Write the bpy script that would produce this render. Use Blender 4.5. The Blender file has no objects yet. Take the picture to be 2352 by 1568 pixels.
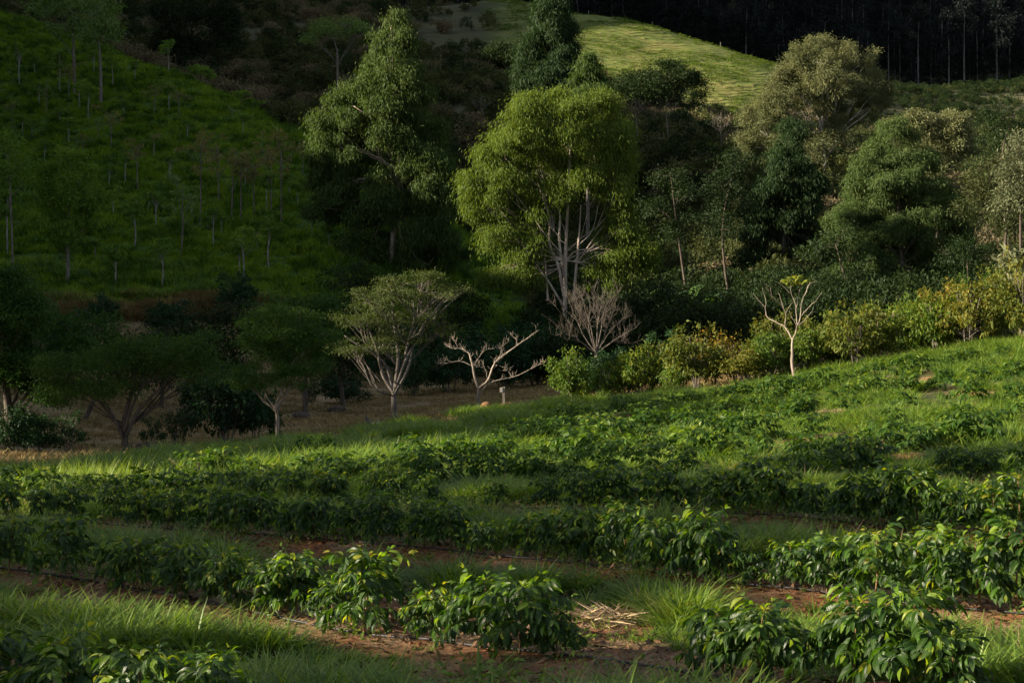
import bpy, math, random
import numpy as np
from mathutils import Vector

# ------------------------------------------------------------------ frame
F, CX, HY = 3920.0, 1176.0, 643.0          # focal length / centre / eye-level in picture units
sc = bpy.context.scene
COL = sc.collection
def at(dx, dy, Y):
    return np.array([(dx - CX) / F * Y, Y, -(dy - HY) / F * Y])

cam_d = bpy.data.cameras.new('camera'); cam = bpy.data.objects.new('camera', cam_d); COL.objects.link(cam)
cam_d.lens = 60; cam_d.sensor_width = 36; cam_d.shift_y = -(784 - HY) / 2352.0
cam_d.clip_start = 0.1; cam_d.clip_end = 5000
cam.rotation_euler = (math.pi / 2, 0, 0)
sc.camera = cam

# ------------------------------------------------------------------ light
SUN_A, SUN_E = math.radians(-9), math.radians(19)
S = Vector((-math.cos(SUN_E) * math.cos(SUN_A), math.cos(SUN_E) * math.sin(SUN_A), math.sin(SUN_E)))
sl = bpy.data.lights.new('sun', 'SUN'); so = bpy.data.objects.new('sun', sl); COL.objects.link(so)
sl.energy = 5.0; sl.angle = math.radians(0.6); sl.color = (1.0, 0.86, 0.66)
so.rotation_euler = S.to_track_quat('Z', 'Y').to_euler(); so.location = (-60, 0, 60)
w = bpy.data.worlds.new('World'); sc.world = w; w.use_nodes = True
nt = w.node_tree; bg = nt.nodes['Background']
sky = nt.nodes.new('ShaderNodeTexSky'); sky.sky_type = 'NISHITA'; sky.sun_disc = False
sky.sun_elevation = SUN_E; sky.sun_rotation = -math.pi / 2 + SUN_A
hsv = nt.nodes.new('ShaderNodeHueSaturation'); hsv.inputs['Saturation'].default_value = .6   # thin high haze whitens the sky
nt.links.new(sky.outputs[0], hsv.inputs['Color']); nt.links.new(hsv.outputs[0], bg.inputs[0]); bg.inputs[1].default_value = 0.057
vs = sc.view_settings; vs.view_transform = 'Standard'; vs.look = 'None'; vs.exposure = 1.72; vs.gamma = 1
sc.cycles.max_bounces = 5; sc.cycles.diffuse_bounces = 2; sc.cycles.glossy_bounces = 2
sc.cycles.transmission_bounces = 3; sc.cycles.transparent_max_bounces = 4
sc.cycles.use_denoising = True
try: sc.cycles.denoiser = 'OPENIMAGEDENOISE'
except Exception: pass

# ------------------------------------------------------------------ numpy noise
def _h(ix, iy, seed):
    n = (ix.astype(np.int64) * 374761393 + iy.astype(np.int64) * 668265263 + seed * 1442695041) & 0xffffffff
    n = ((n ^ (n >> 13)) * 1274126177) & 0xffffffff
    n = n ^ (n >> 16)
    return (n & 0xffff) / 65535.0
def vn(x, y, s, seed=0):
    x = np.asarray(x, float) / s + 1000.5; y = np.asarray(y, float) / s + 1000.5
    ix, iy = np.floor(x), np.floor(y); fx, fy = x - ix, y - iy
    fx = fx * fx * (3 - 2 * fx); fy = fy * fy * (3 - 2 * fy)
    a = _h(ix, iy, seed); b = _h(ix + 1, iy, seed); c = _h(ix, iy + 1, seed); d = _h(ix + 1, iy + 1, seed)
    return (a * (1 - fx) + b * fx) * (1 - fy) + (c * (1 - fx) + d * fx) * fy
def fbm(x, y, s, seed=0, o=3):
    r = 0; a = 1.0; t = 0
    for k in range(o):
        r = r + a * vn(x, y, s / 2 ** k, seed + k * 17); t += a; a *= .5
    return r / t
def sst(a, b, x):
    t = np.clip((np.asarray(x, float) - a) / (b - a), 0, 1); return t * t * (3 - 2 * t)

# ------------------------------------------------------------------ terrain
# (picture x, picture y, distance): real heights follow from the sight line
CP = [(0,1567,12.5),(1176,1560,12.7),(2352,1567,12.6),(0,1330,18),(700,1400,16.5),(1190,1480,14.5),(2250,1420,15.8),
 (0,1210,24.5),(530,1175,26.6),(1250,1300,19.2),(1740,1195,22),(2100,1238,21),(2352,1215,21.5),(700,1128,30.5),(1280,1110,29.5),
 (2352,1090,28),(2000,1090,28),(0,1125,32),(1176,1030,38),(1700,1050,35),(2352,990,36),(0,1068,43),(300,1050,52),(1176,985,49),
 (1600,980,48),(2100,920,47),(2352,890,48),(635,1020,60),(905,975,68),(1100,945,73),(1300,922,73),(1500,908,68),(1620,895,65),
 (1830,866,62),(2100,832,61),(2352,795,60),(100,1020,68),(400,950,85),(700,925,92),(900,900,100),(1300,872,108),(1700,840,95),
 (2100,830,90),(2352,800,88),(0,800,108),(300,790,110),(700,815,112),(300,745,115),(0,735,116),(300,700,120),(0,695,121),(600,700,121),(1000,790,124),
 (1300,770,133),(1800,760,128),(2300,750,120),(100,680,124),(600,680,126),(1000,680,138),(1300,690,150),(1700,690,150),(2200,690,140),
 (100,500,155),(600,500,158),(300,400,178),(600,400,176),(300,300,202),(600,285,205),(720,318,192),(400,165,235),(550,235,218),(250,170,232),
 (60,150,236),(30,40,262),(200,90,258),(900,450,180),(1080,560,172),(-300,150,240),(-300,400,190),(-300,650,130),
 (800,300,275),(600,160,330),(1000,300,265),(1000,150,340),(1300,420,222),(1300,300,270),(1550,470,200),(1600,300,300),(1900,360,270),(2000,500,200),(2300,450,220),
 (1100,60,400),(1300,32,425),(1250,10,440),(1400,195,345),(1700,195,345),(1760,143,380),(1600,95,398),(1450,52,412),(1500,120,375),(800,40,410),(600,20,420),(400,20,380),
 (2100,215,420),(2352,200,430),(2200,180,480),(2352,330,330),(2100,330,330),(2000,60,540),(2300,50,540),(1500,-10,600),(800,-60,600),(0,-150,500),(300,-120,480),
 (1176,-350,900),(2352,-350,900),(0,-450,900)]
pts = [at(*c) for c in CP]
pts += [np.array(p, float) for p in [(-10,236,7),(-28,262,14),(-45,285,24),(-70,312,36),(14,200,1.5),(60,432,43),(85,425,44),(40,455,52),(10,475,62),
 (0,-12,-2.4),(-12,0,-2.5),(12,0,-2.7),(-40,10,-1.0),(-40,30,-1.5),(-60,30,2),(-60,0,3),(-150,0,8),(-150,40,6),(-90,44,4),
 (-70,75,20),(-110,75,43),(-150,75,60),(-150,58,47),(-150,100,56),(-100,110,36),(-150,150,59),(-100,160,37),(-160,200,72),(-160,260,88),(-165,330,107),(-185,400,128),
 (-260,480,290),(-330,600,390),(-420,800,470),(-260,60,50),(-260,200,85),(-320,330,140),(60,20,-2),(120,60,-1),(80,100,-4),(120,150,2),(130,250,18),(180,350,45),  # includes unseen left heights raised to shade the far forest
 (300,500,90),(400,700,140),(300,100,10),(400,300,50),(0,1000,210),(400,1000,210),(-500,1000,400),(-400,60,70),(-400,0,40),(300,0,0)]]
pts = np.array(pts)
CC = 30.0
def warp(x, y):
    y = np.maximum(y, -14.0)
    return np.stack([x / (y + CC) * 1.3, np.log(y + CC)], -1)
def U(r2): return 0.5 * r2 * np.log(np.maximum(r2, 1e-12))
_w = warp(pts[:, 0], pts[:, 1]); _v = pts[:, 2] / (np.maximum(pts[:, 1], -14) + CC)
n = len(pts)
_K = U(((_w[:, None] - _w[None]) ** 2).sum(-1)) + np.eye(n) * 1e-4
_P = np.concatenate([np.ones((n, 1)), _w], 1)
_A = np.zeros((n + 3, n + 3)); _A[:n, :n] = _K; _A[:n, n:] = _P; _A[n:, :n] = _P.T
_c = np.linalg.solve(_A, np.concatenate([_v, np.zeros(3)]))
def tps(x, y):
    x = np.asarray(x, float); y = np.asarray(y, float); shp = x.shape
    q = warp(x.ravel(), y.ravel()); out = np.empty(len(q))
    for i in range(0, len(q), 20000):
        qq = q[i:i + 20000]
        k = U(((qq[:, None] - _w[None]) ** 2).sum(-1))
        out[i:i + 20000] = k @ _c[:n] + _c[n] + qq @ _c[n + 1:]
    return (out * (np.maximum(y.ravel(), -14) + CC)).reshape(shp)

# coffee rows of the field: (Y at X=0, slope)
ROWS = [(8.3,.85),(13.7,.82),(19.2,.8),(24,.6),(29,.35),(33.6,.15),(38.6,.03),(43.8,0),(49,-.05),(54,-.08)]
def row_y(k, x): return ROWS[k][0] - ROWS[k][1] * x
def rowdist(x, y):
    d = np.full(np.shape(x), 99.0)
    for a, s in ROWS: d = np.minimum(d, np.abs(y - (a - s * x)) / math.hypot(1, s))
    return d
PATCH = [(1300,1560,420,60),(1080,1490,330,40),(1480,1535,380,42),(450,1405,520,46),(100,1370,200,42),(1200,1440,300,30),(2260,1440,170,50),(560,1285,230,20),(1450,1312,420,14),(1400,1428,130,28),(1900,955,70,16),(1980,990,60,10),(2040,1020,50,8),(1620,1060,40,6),(760,1130,40,7),(1350,1125,40,6),(1760,1010,40,6),(2230,905,50,8)]
def masks(x, y):
    """field grass, soil, brown litter, hill green, pasture, shrubland"""
    u = x / np.maximum(y, 1) * F + CX
    edge = np.interp(u, [-400, 0, 300, 635, 905, 1150, 1500, 1620, 2400], [34, 36, 46, 57, 67, 73, 69, 66, 64])
    field = 1 - sst(edge - 1.5, edge + 1.5, y + 3 * (vn(x, y, 3, 5) - .5))
    brown = (1 - field) * (1 - sst(117, 121, y + 4 * (vn(x, y, 5, 6) - .5)))
    n1 = fbm(x, y, 2.2, 11)
    near = 1 - sst(22, 34, y)
    rd = rowdist(x, y)
    soil = field * np.clip((1 - sst(.75, 1.15, rd + 1.3 * (n1 - .5))) * (0.25 + .75 * near) + sst(.66, .74, fbm(x, y, 3.0, 31)) * .9, 0, 1)
    v = HY - tps(x, y) / np.maximum(y, 1) * F
    for a_, b_, rx, ry in PATCH:
        q = ((u - a_) / rx) ** 2 + ((v - b_) / ry) ** 2 + .9 * (n1 - .5); soil = np.maximum(soil, field * (1 - sst(.75, 1.25, q)))
    crest = np.interp(u, [-400, 0, 200, 400, 550, 720, 900, 1080, 1300], [275, 268, 258, 240, 222, 196, 188, 178, 150])
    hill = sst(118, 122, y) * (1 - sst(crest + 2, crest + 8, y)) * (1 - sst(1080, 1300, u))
    past = sst(0, 1, (y - 345 + 45 * sst(1480, 1620, u)) / 8 + 3 * (vn(x, y, 14, 9) - .5)) * (1 - sst(450, 460, y)) * sst(1080, 1200, u) * (1 - sst(1790, 1840, u))  # pasture stops before the right meadow, whose shade is a darker ground colour
    return field, soil, brown, hill, past

RY = [0, 30, 45, 60, 73, 84, 94, 106, 124, 161, 175, 205, 224, 309, 340, 361, 437, 520, 620]
RZ = [3, 8, 11, 34, 55, 56, 52, 52, 56, 64, 75, 84, 87, 94, 104, 118, 209, 304, 360]
def gz(x, y):
    x = np.asarray(x, float); y = np.asarray(y, float)
    z = tps(x, y)
    # unseen ridge left of the valley, its crest shaped to cast shade
    cap = np.interp(y, RY, RZ) - np.maximum(x + 150, 0) * .3486 * sst(50, 75, y); x0 = -np.maximum(72, .31 * y + 8); wr = sst(0, 42, x0 - x) * (1 - sst(540, 620, y)) * sst(-10, 30, y)
    z = z + (cap - z) * wr
    amp = np.interp(y, [0, 60, 120, 200, 400, 900], [.10, .22, .5, 1.0, 2.0, 5])
    sc_ = np.interp(y, [0, 60, 120, 400], [2.5, 5, 9, 22])
    z = z + amp * (fbm(x, y, 4.0, 3) - .5) * (y < 90) + amp * (fbm(x, y, 14.0, 4) - .5) * (y >= 90)
    near = (1 - sst(40, 60, y))
    z = z + near * (.09 * np.exp(-(rowdist(x, y) / .45) ** 2) + .05 * (fbm(x, y, .5, 8) - .5))
    t = sst(120, 130, y) * (1 - sst(330, 345, y)); z = z + t * .5 * (fbm(x, y, 3.0, 12) - .5)
    p = sst(340, 350, y) * (1 - sst(450, 460, y))
    z = z + p * (.55 * (fbm(x * .22, z * 1.6 + y * .15, 2.2, 14) - .5) + .8 * (fbm(x, y, 9, 15) - .5))
    return z
def hit(dx, dy, y0=5, y1=700):
    """first ground point on the sight line through a picture position"""
    Y = np.exp(np.linspace(math.log(y0), math.log(y1), 1500))
    X = (dx - CX) / F * Y; Z = -(dy - HY) / F * Y
    G = gz(X, Y); k = np.argmax(Z < G)
    if not (Z < G)[k]: k = len(Y) - 1
    return np.array([X[k], Y[k], G[k]])
def ground(dx, Y):
    X = (dx - CX) / F * Y; return np.array([X, Y, float(gz(np.array([X]), np.array([Y]))[0])])

# ------------------------------------------------------------------ mesh helpers
class MB:
    def __init__(s): s.v = []; s.f = []; s.r = []; s.l = []; s.n = 0
    def add(s, v, f, r=None, l=None):
        v = np.asarray(v, np.float32).reshape(-1, 3)
        s.v.append(v); f = [f] if isinstance(f, np.ndarray) else f
        for q in f: s.f.append(np.asarray(q, np.int32) + s.n)
        s.r.append(np.zeros(len(v), np.float32) if r is None else np.asarray(r, np.float32))
        s.l.append(np.zeros((len(v), 3), np.float32) if l is None else np.asarray(l, np.float32))
        s.n += len(v); return s
    def mesh(s, name, mats, smooth=False, luv=False, off=None):
        me = bpy.data.meshes.new(name)
        v = np.concatenate(s.v)
        if off is not None: v = v - np.asarray(off, np.float32)
        tot = np.concatenate([np.full(len(q), q.shape[1], np.int32) for q in s.f])
        idx = np.concatenate([q.ravel() for q in s.f])
        me.vertices.add(len(v)); me.vertices.foreach_set('co', v.astype(np.float32).ravel())
        me.loops.add(len(idx)); me.loops.foreach_set('vertex_index', idx.astype(np.int32))
        me.polygons.add(len(tot))
        st = np.zeros(len(tot), np.int32); st[1:] = np.cumsum(tot)[:-1]
        me.polygons.foreach_set('loop_start', st); me.polygons.foreach_set('loop_total', tot)
        if smooth: me.polygons.foreach_set('use_smooth', np.ones(len(tot), bool))
        me.update(calc_edges=True)
        a = me.attributes.new('rnd', 'FLOAT', 'POINT'); a.data.foreach_set('value', np.concatenate(s.r))
        if luv:
            a = me.attributes.new('luv', 'FLOAT_VECTOR', 'POINT'); a.data.foreach_set('vector', np.concatenate(s.l).ravel())
        for m in (mats if isinstance(mats, (list, tuple)) else [mats]): me.materials.append(m)
        return me
def norm(a): return a / np.maximum(np.linalg.norm(a, axis=-1, keepdims=True), 1e-9)
def leaves(mb, T, P, D, Sz, rng, roll=.6, rnd=None, up=(0, 0, 1)):
    tv, tf = T; N = len(P)
    if N == 0: return
    D = norm(np.asarray(D, float)); up = np.asarray(up, float)
    side = np.cross(np.broadcast_to(up, D.shape) + rng.normal(0, .05, D.shape), D); side = norm(side)
    nn = np.cross(D, side)
    a = rng.normal(0, roll, N)[:, None]
    s2 = side * np.cos(a) + nn * np.sin(a); n2 = np.cross(D, s2)
    Sz = np.broadcast_to(np.asarray(Sz, float), (N,))[:, None, None]
    V = P[:, None] + Sz * (tv[None, :, 0:1] * D[:, None] + tv[None, :, 1:2] * s2[:, None] + tv[None, :, 2:3] * n2[:, None])
    K = len(tv)
    Fc = (tf[None] + (np.arange(N) * K)[:, None, None]).reshape(-1, tf.shape[1])
    r = rng.random(N) if rnd is None else rnd
    mb.add(V.reshape(-1, 3), Fc, np.repeat(r, K), np.tile(tv, (N, 1)))
def coffee_leaf():
    t = np.array([0, .1, .3, .55, .8, 1]); wd = np.array([.015, .10, .19, .20, .12, .0])
    zz = .10 * np.sin(t * 2.2) - .38 * t ** 2.2; v = []
    for i in range(6):
        e = .035 + .02 * math.sin(i * 2.6)
        v += [(t[i], wd[i], zz[i] + e * (wd[i] > .05)), (t[i], 0, zz[i]), (t[i], -wd[i], zz[i] + e * .6 * (wd[i] > .05))]
    f = []
    for i in range(5):
        a = i * 3; f += [(a, a + 1, a + 4, a + 3), (a + 1, a + 2, a + 5, a + 4)]
    return np.array(v), np.array(f, np.int32)
def fold_leaf(w=.2, bend=.2):
    return (np.array([(0, 0, 0), (.5, w, .03), (.52, 0, -.02), (.5, -w, .03), (1, 0, -bend)]), np.array([(0, 2, 4, 1), (0, 3, 4, 2)], np.int32))
def flat_leaf(w=.15, bend=.1):
    return (np.array([(0, 0, 0), (.45, w, .02), (1, 0, -bend), (.45, -w, .02)]), np.array([(0, 3, 2, 1)], np.int32))
CL, FL, QL, EL = coffee_leaf(), fold_leaf(), flat_leaf(), flat_leaf(.085, .12)
def tube(mb, P, R, sides=6, rnd=.5):
    P = np.asarray(P, float); R = np.asarray(R, float); n = len(P)
    T = norm(np.gradient(P, axis=0)); ref = np.array([0.13, 1, 0.07]) if abs(T[:, 1]).mean() < .8 else np.array([1., 0, 0])
    A = norm(np.cross(T, ref)); B = np.cross(T, A)
    th = np.linspace(0, 2 * math.pi, sides, endpoint=False)
    V = P[:, None] + R[:, None, None] * (np.cos(th)[None, :, None] * A[:, None] + np.sin(th)[None, :, None] * B[:, None])
    i = np.arange(n - 1)[:, None] * sides; j = np.arange(sides)[None]; k = (j + 1) % sides
    Fc = np.stack([i + j, i + k, i + sides + k, i + sides + j], -1).reshape(-1, 4)
    mb.add(V.reshape(-1, 3), [Fc, (np.arange(sides) + (n - 1) * sides)[None]], np.full(n * sides, rnd))
def curve(P, m=4, jit=0, rng=None):
    P = np.asarray(P, float)
    if len(P) < 3:
        t = np.linspace(0, 1, m + 1)[:, None]; Q = P[0] * (1 - t) + P[-1] * t
    else:
        Pp = np.concatenate([[2 * P[0] - P[1]], P, [2 * P[-1] - P[-2]]]); Q = []
        for i in range(1, len(Pp) - 2):
            for t in np.arange(m) / m:
                a, b, c, d = Pp[i - 1:i + 3]
                Q.append(.5 * (2 * b + (c - a) * t + (2 * a - 5 * b + 4 * c - d) * t * t + (3 * b - a - 3 * c + d) * t ** 3))
        Q.append(P[-1]); Q = np.array(Q)
    if jit and rng is not None: Q[1:-1] += rng.normal(0, jit, Q[1:-1].shape)
    return Q
def branch(mb, p0, p1, r0, r1, rng, bow=.12, n=6, sides=5, sag=0.0):
    p0 = np.asarray(p0, float); p1 = np.asarray(p1, float); L = np.linalg.norm(p1 - p0)
    t = np.linspace(0, 1, n)[:, None]; o = rng.normal(0, bow * L, 3)
    Q = p0 * (1 - t) + p1 * t + (np.sin(t * math.pi)) * o * .5
    Q[:, 2] += (np.sin(t[:, 0] * math.pi)) * sag * L
    Q[1:-1] += rng.normal(0, .015 * L, Q[1:-1].shape)
    tube(mb, Q, r0 * (1 - t[:, 0]) + r1 * t[:, 0], sides); return Q

def obj(name, me, parent=None, loc=None):
    o = bpy.data.objects.new(name, me); COL.objects.link(o)
    if parent is not None: o.parent = parent
    if loc is not None: o.location = loc
    return o
def tag(o, label=None, cat=None, group=None, kind=None):
    for k, v in (('label', label), ('category', cat), ('group', group), ('kind', kind)):
        if v: o[k] = v
    return o
def thing(name, label, cat, loc, group=None):
    o = obj(name, None, loc=tuple(float(q) for q in loc)); return tag(o, label, cat, group)
def dup(root, loc, rz=0, scale=1, label=None, group=None):
    r = root.copy(); COL.objects.link(r); r.location = tuple(float(q) for q in loc)
    r.rotation_euler = (0, 0, rz); r.scale = (scale,) * 3 if not isinstance(scale, tuple) else scale
    if label: r['label'] = label
    if group: r['group'] = group
    for ch in root.children:
        c = ch.copy(); COL.objects.link(c); c.parent = r
    return r

# ------------------------------------------------------------------ materials
def newmat(name):
    m = bpy.data.materials.new(name); m.use_nodes = True
    t = m.node_tree; t.nodes.clear(); return m, t, t.nodes, t.links
def ramp(nd, stops):
    r = nd.new('ShaderNodeValToRGB'); e = r.color_ramp.elements
    while len(e) < len(stops): e.new(.5)
    for q, (p, c) in zip(e, stops): q.position = p; q.color = (*c, 1)
    return r
def leaf_mat(name, stops, rough=.45, transl=.3, tcol=None, spec=.5, veins=False, objvar=.35, coat=0):
    m, t, nd, ln = newmat(name)
    at_ = nd.new('ShaderNodeAttribute'); at_.attribute_name = 'rnd'
    oi = nd.new('ShaderNodeObjectInfo')
    mx = nd.new('ShaderNodeMath'); mx.operation = 'MULTIPLY_ADD'; mx.inputs[1].default_value = objvar; 
    ms = nd.new('ShaderNodeMath'); ms.operation = 'MULTIPLY'; ms.inputs[1].default_value = 1 - objvar
    ln.new(at_.outputs['Fac'], ms.inputs[0]); ln.new(oi.outputs['Random'], mx.inputs[0]); ln.new(ms.outputs[0], mx.inputs[2])
    r = ramp(nd, stops); ln.new(mx.outputs[0], r.inputs[0])
    col = r.outputs[0]
    p = nd.new('ShaderNodeBsdfPrincipled'); p.inputs['Roughness'].default_value = rough
    p.inputs['Specular IOR Level'].default_value = spec
    if veins:
        av = nd.new('ShaderNodeAttribute'); av.attribute_name = 'luv'
        sp = nd.new('ShaderNodeSeparateXYZ'); ln.new(av.outputs['Vector'], sp.inputs[0])
        ab = nd.new('ShaderNodeMath'); ab.operation = 'ABSOLUTE'; ln.new(sp.outputs[1], ab.inputs[0])
        sb = nd.new('ShaderNodeMath'); sb.operation = 'MULTIPLY_ADD'; sb.inputs[1].default_value = -1.1; ln.new(ab.outputs[0], sb.inputs[0]); ln.new(sp.outputs[0], sb.inputs[2])
        sn = nd.new('ShaderNodeMath'); sn.operation = 'MULTIPLY'; sn.inputs[1].default_value = 62; ln.new(sb.outputs[0], sn.inputs[0])
        s2 = nd.new('ShaderNodeMath'); s2.operation = 'SINE'; ln.new(sn.outputs[0], s2.inputs[0])
        bp = nd.new('ShaderNodeBump'); bp.inputs['Strength'].default_value = .55; bp.inputs['Distance'].default_value = .004
        ln.new(s2.outputs[0], bp.inputs['Height']); ln.new(bp.outputs[0], p.inputs['Normal'])
        lt = nd.new('ShaderNodeMath'); lt.operation = 'LESS_THAN'; lt.inputs[1].default_value = .012; ln.new(ab.outputs[0], lt.inputs[0])
        mv = nd.new('ShaderNodeMixRGB'); mv.inputs[2].default_value = (.12, .2, .04, 1)
        lm = nd.new('ShaderNodeMath'); lm.operation = 'MULTIPLY'; lm.inputs[1].default_value = .5; ln.new(lt.outputs[0], lm.inputs[0])
        ln.new(lm.outputs[0], mv.inputs[0]); ln.new(col, mv.inputs[1]); col = mv.outputs[0]
    ln.new(col, p.inputs['Base Color'])
    tr = nd.new('ShaderNodeBsdfTranslucent')
    hs = nd.new('ShaderNodeMixRGB'); hs.blend_type = 'MULTIPLY'; hs.inputs[0].default_value = 1
    hs.inputs[2].default_value = (*(tcol or (1.6, 1.5, .5)), 1); ln.new(col, hs.inputs[1]); ln.new(hs.outputs[0], tr.inputs[0])
    mix = nd.new('ShaderNodeMixShader'); mix.inputs[0].default_value = transl
    ln.new(p.outputs[0], mix.inputs[1]); ln.new(tr.outputs[0], mix.inputs[2])
    o = nd.new('ShaderNodeOutputMaterial'); ln.new(mix.outputs[0], o.inputs[0]); return m
def bark_mat(name, a, b, scale=3, rough=.85, stretch=.25, bump=.4, c=None, spec=.3):
    m, t, nd, ln = newmat(name)
    tc = nd.new('ShaderNodeTexCoord'); mp = nd.new('ShaderNodeMapping'); mp.inputs['Scale'].default_value = (scale, scale, scale * stretch)
    ln.new(tc.outputs['Object'], mp.inputs[0])
    no = nd.new('ShaderNodeTexNoise'); no.inputs['Scale'].default_value = 3; no.inputs['Detail'].default_value = 6; ln.new(mp.outputs[0], no.inputs[0])
    r = ramp(nd, [(.35, a), (.6, b)] + ([(.72, c)] if c else [])); ln.new(no.outputs[0], r.inputs[0])
    p = nd.new('ShaderNodeBsdfPrincipled'); p.inputs['Roughness'].default_value = rough
    p.inputs['Specular IOR Level'].default_value = spec
    ln.new(r.outputs[0], p.inputs['Base Color'])
    bp = nd.new('ShaderNodeBump'); bp.inputs['Strength'].default_value = bump; bp.inputs['Distance'].default_value = .03
    ln.new(no.outputs[0], bp.inputs['Height']); ln.new(bp.outputs[0], p.inputs['Normal'])
    o = nd.new('ShaderNodeOutputMaterial'); ln.new(p.outputs[0], o.inputs[0]); return m

M = {}
M['coffee'] = leaf_mat('coffee_leaf', [(0, (.012, .040, .008)), (.45, (.030, .068, .009)), (.66, (.05, .12, .012)), (.82, (.16, .25, .02)), (.97, (.30, .28, .03)), (1, (.24, .12, .03))], .34, .40, (1.9, 1.9, .4), .42, True, .12)
M['coffee_far'] = leaf_mat('coffee_leaf_far', [(0, (.018, .055, .010)), (.5, (.042, .090, .013)), (.8, (.10, .165, .02)), (1, (.22, .24, .03))], .5, .36, (1.9, 1.9, .4), .25, False, .2)
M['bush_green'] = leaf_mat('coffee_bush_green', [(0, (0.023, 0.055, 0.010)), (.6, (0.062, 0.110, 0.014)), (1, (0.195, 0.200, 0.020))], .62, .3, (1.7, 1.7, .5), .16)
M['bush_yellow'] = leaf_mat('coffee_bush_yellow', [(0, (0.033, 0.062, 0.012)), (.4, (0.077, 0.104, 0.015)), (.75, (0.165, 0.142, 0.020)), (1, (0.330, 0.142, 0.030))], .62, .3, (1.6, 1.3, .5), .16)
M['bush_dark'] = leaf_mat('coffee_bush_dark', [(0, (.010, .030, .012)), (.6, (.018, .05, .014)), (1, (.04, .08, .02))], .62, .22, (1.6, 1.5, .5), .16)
M['grass'] = leaf_mat('grass_blade', [(0, (.05, .095, .014)), (.5, (.11, .19, .024)), (.85, (.19, .26, .04)), (1, (.34, .32, .11))], .5, .42, (1.5, 1.5, .5), .4)
M['grass_hill'] = leaf_mat('grass_hillside', [(0, (0.080, 0.143, 0.013)), (.5, (0.128, 0.222, 0.015)), (1, (0.254, 0.309, 0.023))], .7, .3, (1.4, 1.4, .5), .2)
M['grass_pasture'] = leaf_mat('grass_pasture', [(0, (0.046, 0.089, 0.014)), (.5, (0.086, 0.140, 0.023)), (.85, (0.155, 0.190, 0.040)), (1, (0.234, 0.240, 0.071))], .8, .3, (1.3, 1.2, .5), .1)
M['straw'] = leaf_mat('dry_straw', [(0, (.16, .10, .055)), (.5, (.30, .21, .12)), (1, (.45, .34, .22))], .8, .15, (1, 1, 1), .2)
M['dead_leaf'] = leaf_mat('dead_leaf', [(0, (.07, .035, .018)), (.6, (.15, .085, .04)), (1, (.30, .20, .10))], .7, .1, (1, 1, 1), .2)
M['straw_dark'] = leaf_mat('dry_grass', [(0, (0.126, 0.090, 0.037)), (.5, (0.216, 0.154, 0.064)), (1, (0.360, 0.270, 0.118))], .9, .15, (1, 1, 1), .1)
M['euc_a'] = leaf_mat('eucalyptus_leaf_grey', [(0, (0.023, 0.048, 0.011)), (.5, (0.044, 0.079, 0.018)), (.85, (0.079, 0.112, 0.029)), (1, (0.141, 0.137, 0.051))], .62, .28, (1.5, 1.5, .6), .16)
M['euc_b'] = leaf_mat('eucalyptus_leaf_yellow', [(0, (0.040, 0.075, 0.014)), (.5, (0.092, 0.139, 0.019)), (.85, (0.172, 0.191, 0.033)), (1, (0.277, 0.160, 0.054))], .62, .35, (1.6, 1.5, .5), .16)
M['euc_c'] = leaf_mat('eucalyptus_leaf_brown', [(0, (0.065, 0.088, 0.037)), (.5, (0.122, 0.140, 0.061)), (1, (0.257, 0.243, 0.108))], .62, .25, (1.3, 1.2, .7), .16)
M['euc_e'] = leaf_mat('eucalyptus_leaf_olive', [(0, (0.025, 0.053, 0.015)), (.5, (0.048, 0.088, 0.024)), (1, (0.114, 0.154, 0.050))], .62, .28, (1.4, 1.35, .6), .16)
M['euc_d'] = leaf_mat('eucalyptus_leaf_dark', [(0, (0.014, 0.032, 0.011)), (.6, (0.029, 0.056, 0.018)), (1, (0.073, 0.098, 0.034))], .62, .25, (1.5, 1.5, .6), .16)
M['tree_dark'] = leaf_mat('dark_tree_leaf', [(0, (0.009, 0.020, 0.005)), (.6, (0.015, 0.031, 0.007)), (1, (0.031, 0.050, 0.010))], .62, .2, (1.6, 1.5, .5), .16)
M['feather'] = leaf_mat('feathery_leaf', [(0, (0.019, 0.049, 0.010)), (.5, (0.033, 0.078, 0.014)), (1, (0.078, 0.127, 0.019))], .62, .34, (1.6, 1.6, .5), .16)
M['feather_warm'] = leaf_mat('feathery_leaf_warm', [(0, (.035, .055, .018)), (.5, (.065, .09, .025)), (1, (.13, .13, .045))], .62, .34, (1.5, 1.4, .5), .16)
M['sapling'] = leaf_mat('sapling_leaf', [(0, (0.055, 0.122, 0.017)), (.6, (0.109, 0.195, 0.023)), (1, (0.238, 0.293, 0.029))], .62, .3, (1.6, 1.5, .5), .16)
M['tuft'] = leaf_mat('tuft_leaf', [(0, (.12, .17, .02)), (.6, (.22, .24, .03)), (1, (.34, .20, .05))], .6, .4)
M['sapling_pale'] = leaf_mat('sapling_leaf_pale', [(0, (0.060, 0.120, 0.022)), (.6, (0.108, 0.180, 0.033)), (1, (0.180, 0.216, 0.044))], .6, .3)
M['sapling_yellow'] = leaf_mat('sapling_leaf_yellow', [(0, (0.083, 0.086, 0.020)), (.6, (0.146, 0.130, 0.030)), (1, (0.208, 0.151, 0.030))], .6, .3)
M['shrub_g'] = leaf_mat('shrub_green', [(0, (0.030, 0.042, 0.014)), (.6, (0.057, 0.069, 0.022)), (1, (0.105, 0.107, 0.030))], .75, .2, (1.3, 1.3, .6), .15)
M['shrub_b'] = leaf_mat('shrub_brown', [(0, (0.081, 0.070, 0.041)), (.6, (0.153, 0.126, 0.072)), (1, (0.269, 0.211, 0.126))], .9, .2, (1.2, 1.1, .8), .1)
M['banana'] = leaf_mat('banana_leaf', [(0, (.03, .08, .015)), (1, (.09, .16, .03))], .45, .35)
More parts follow.
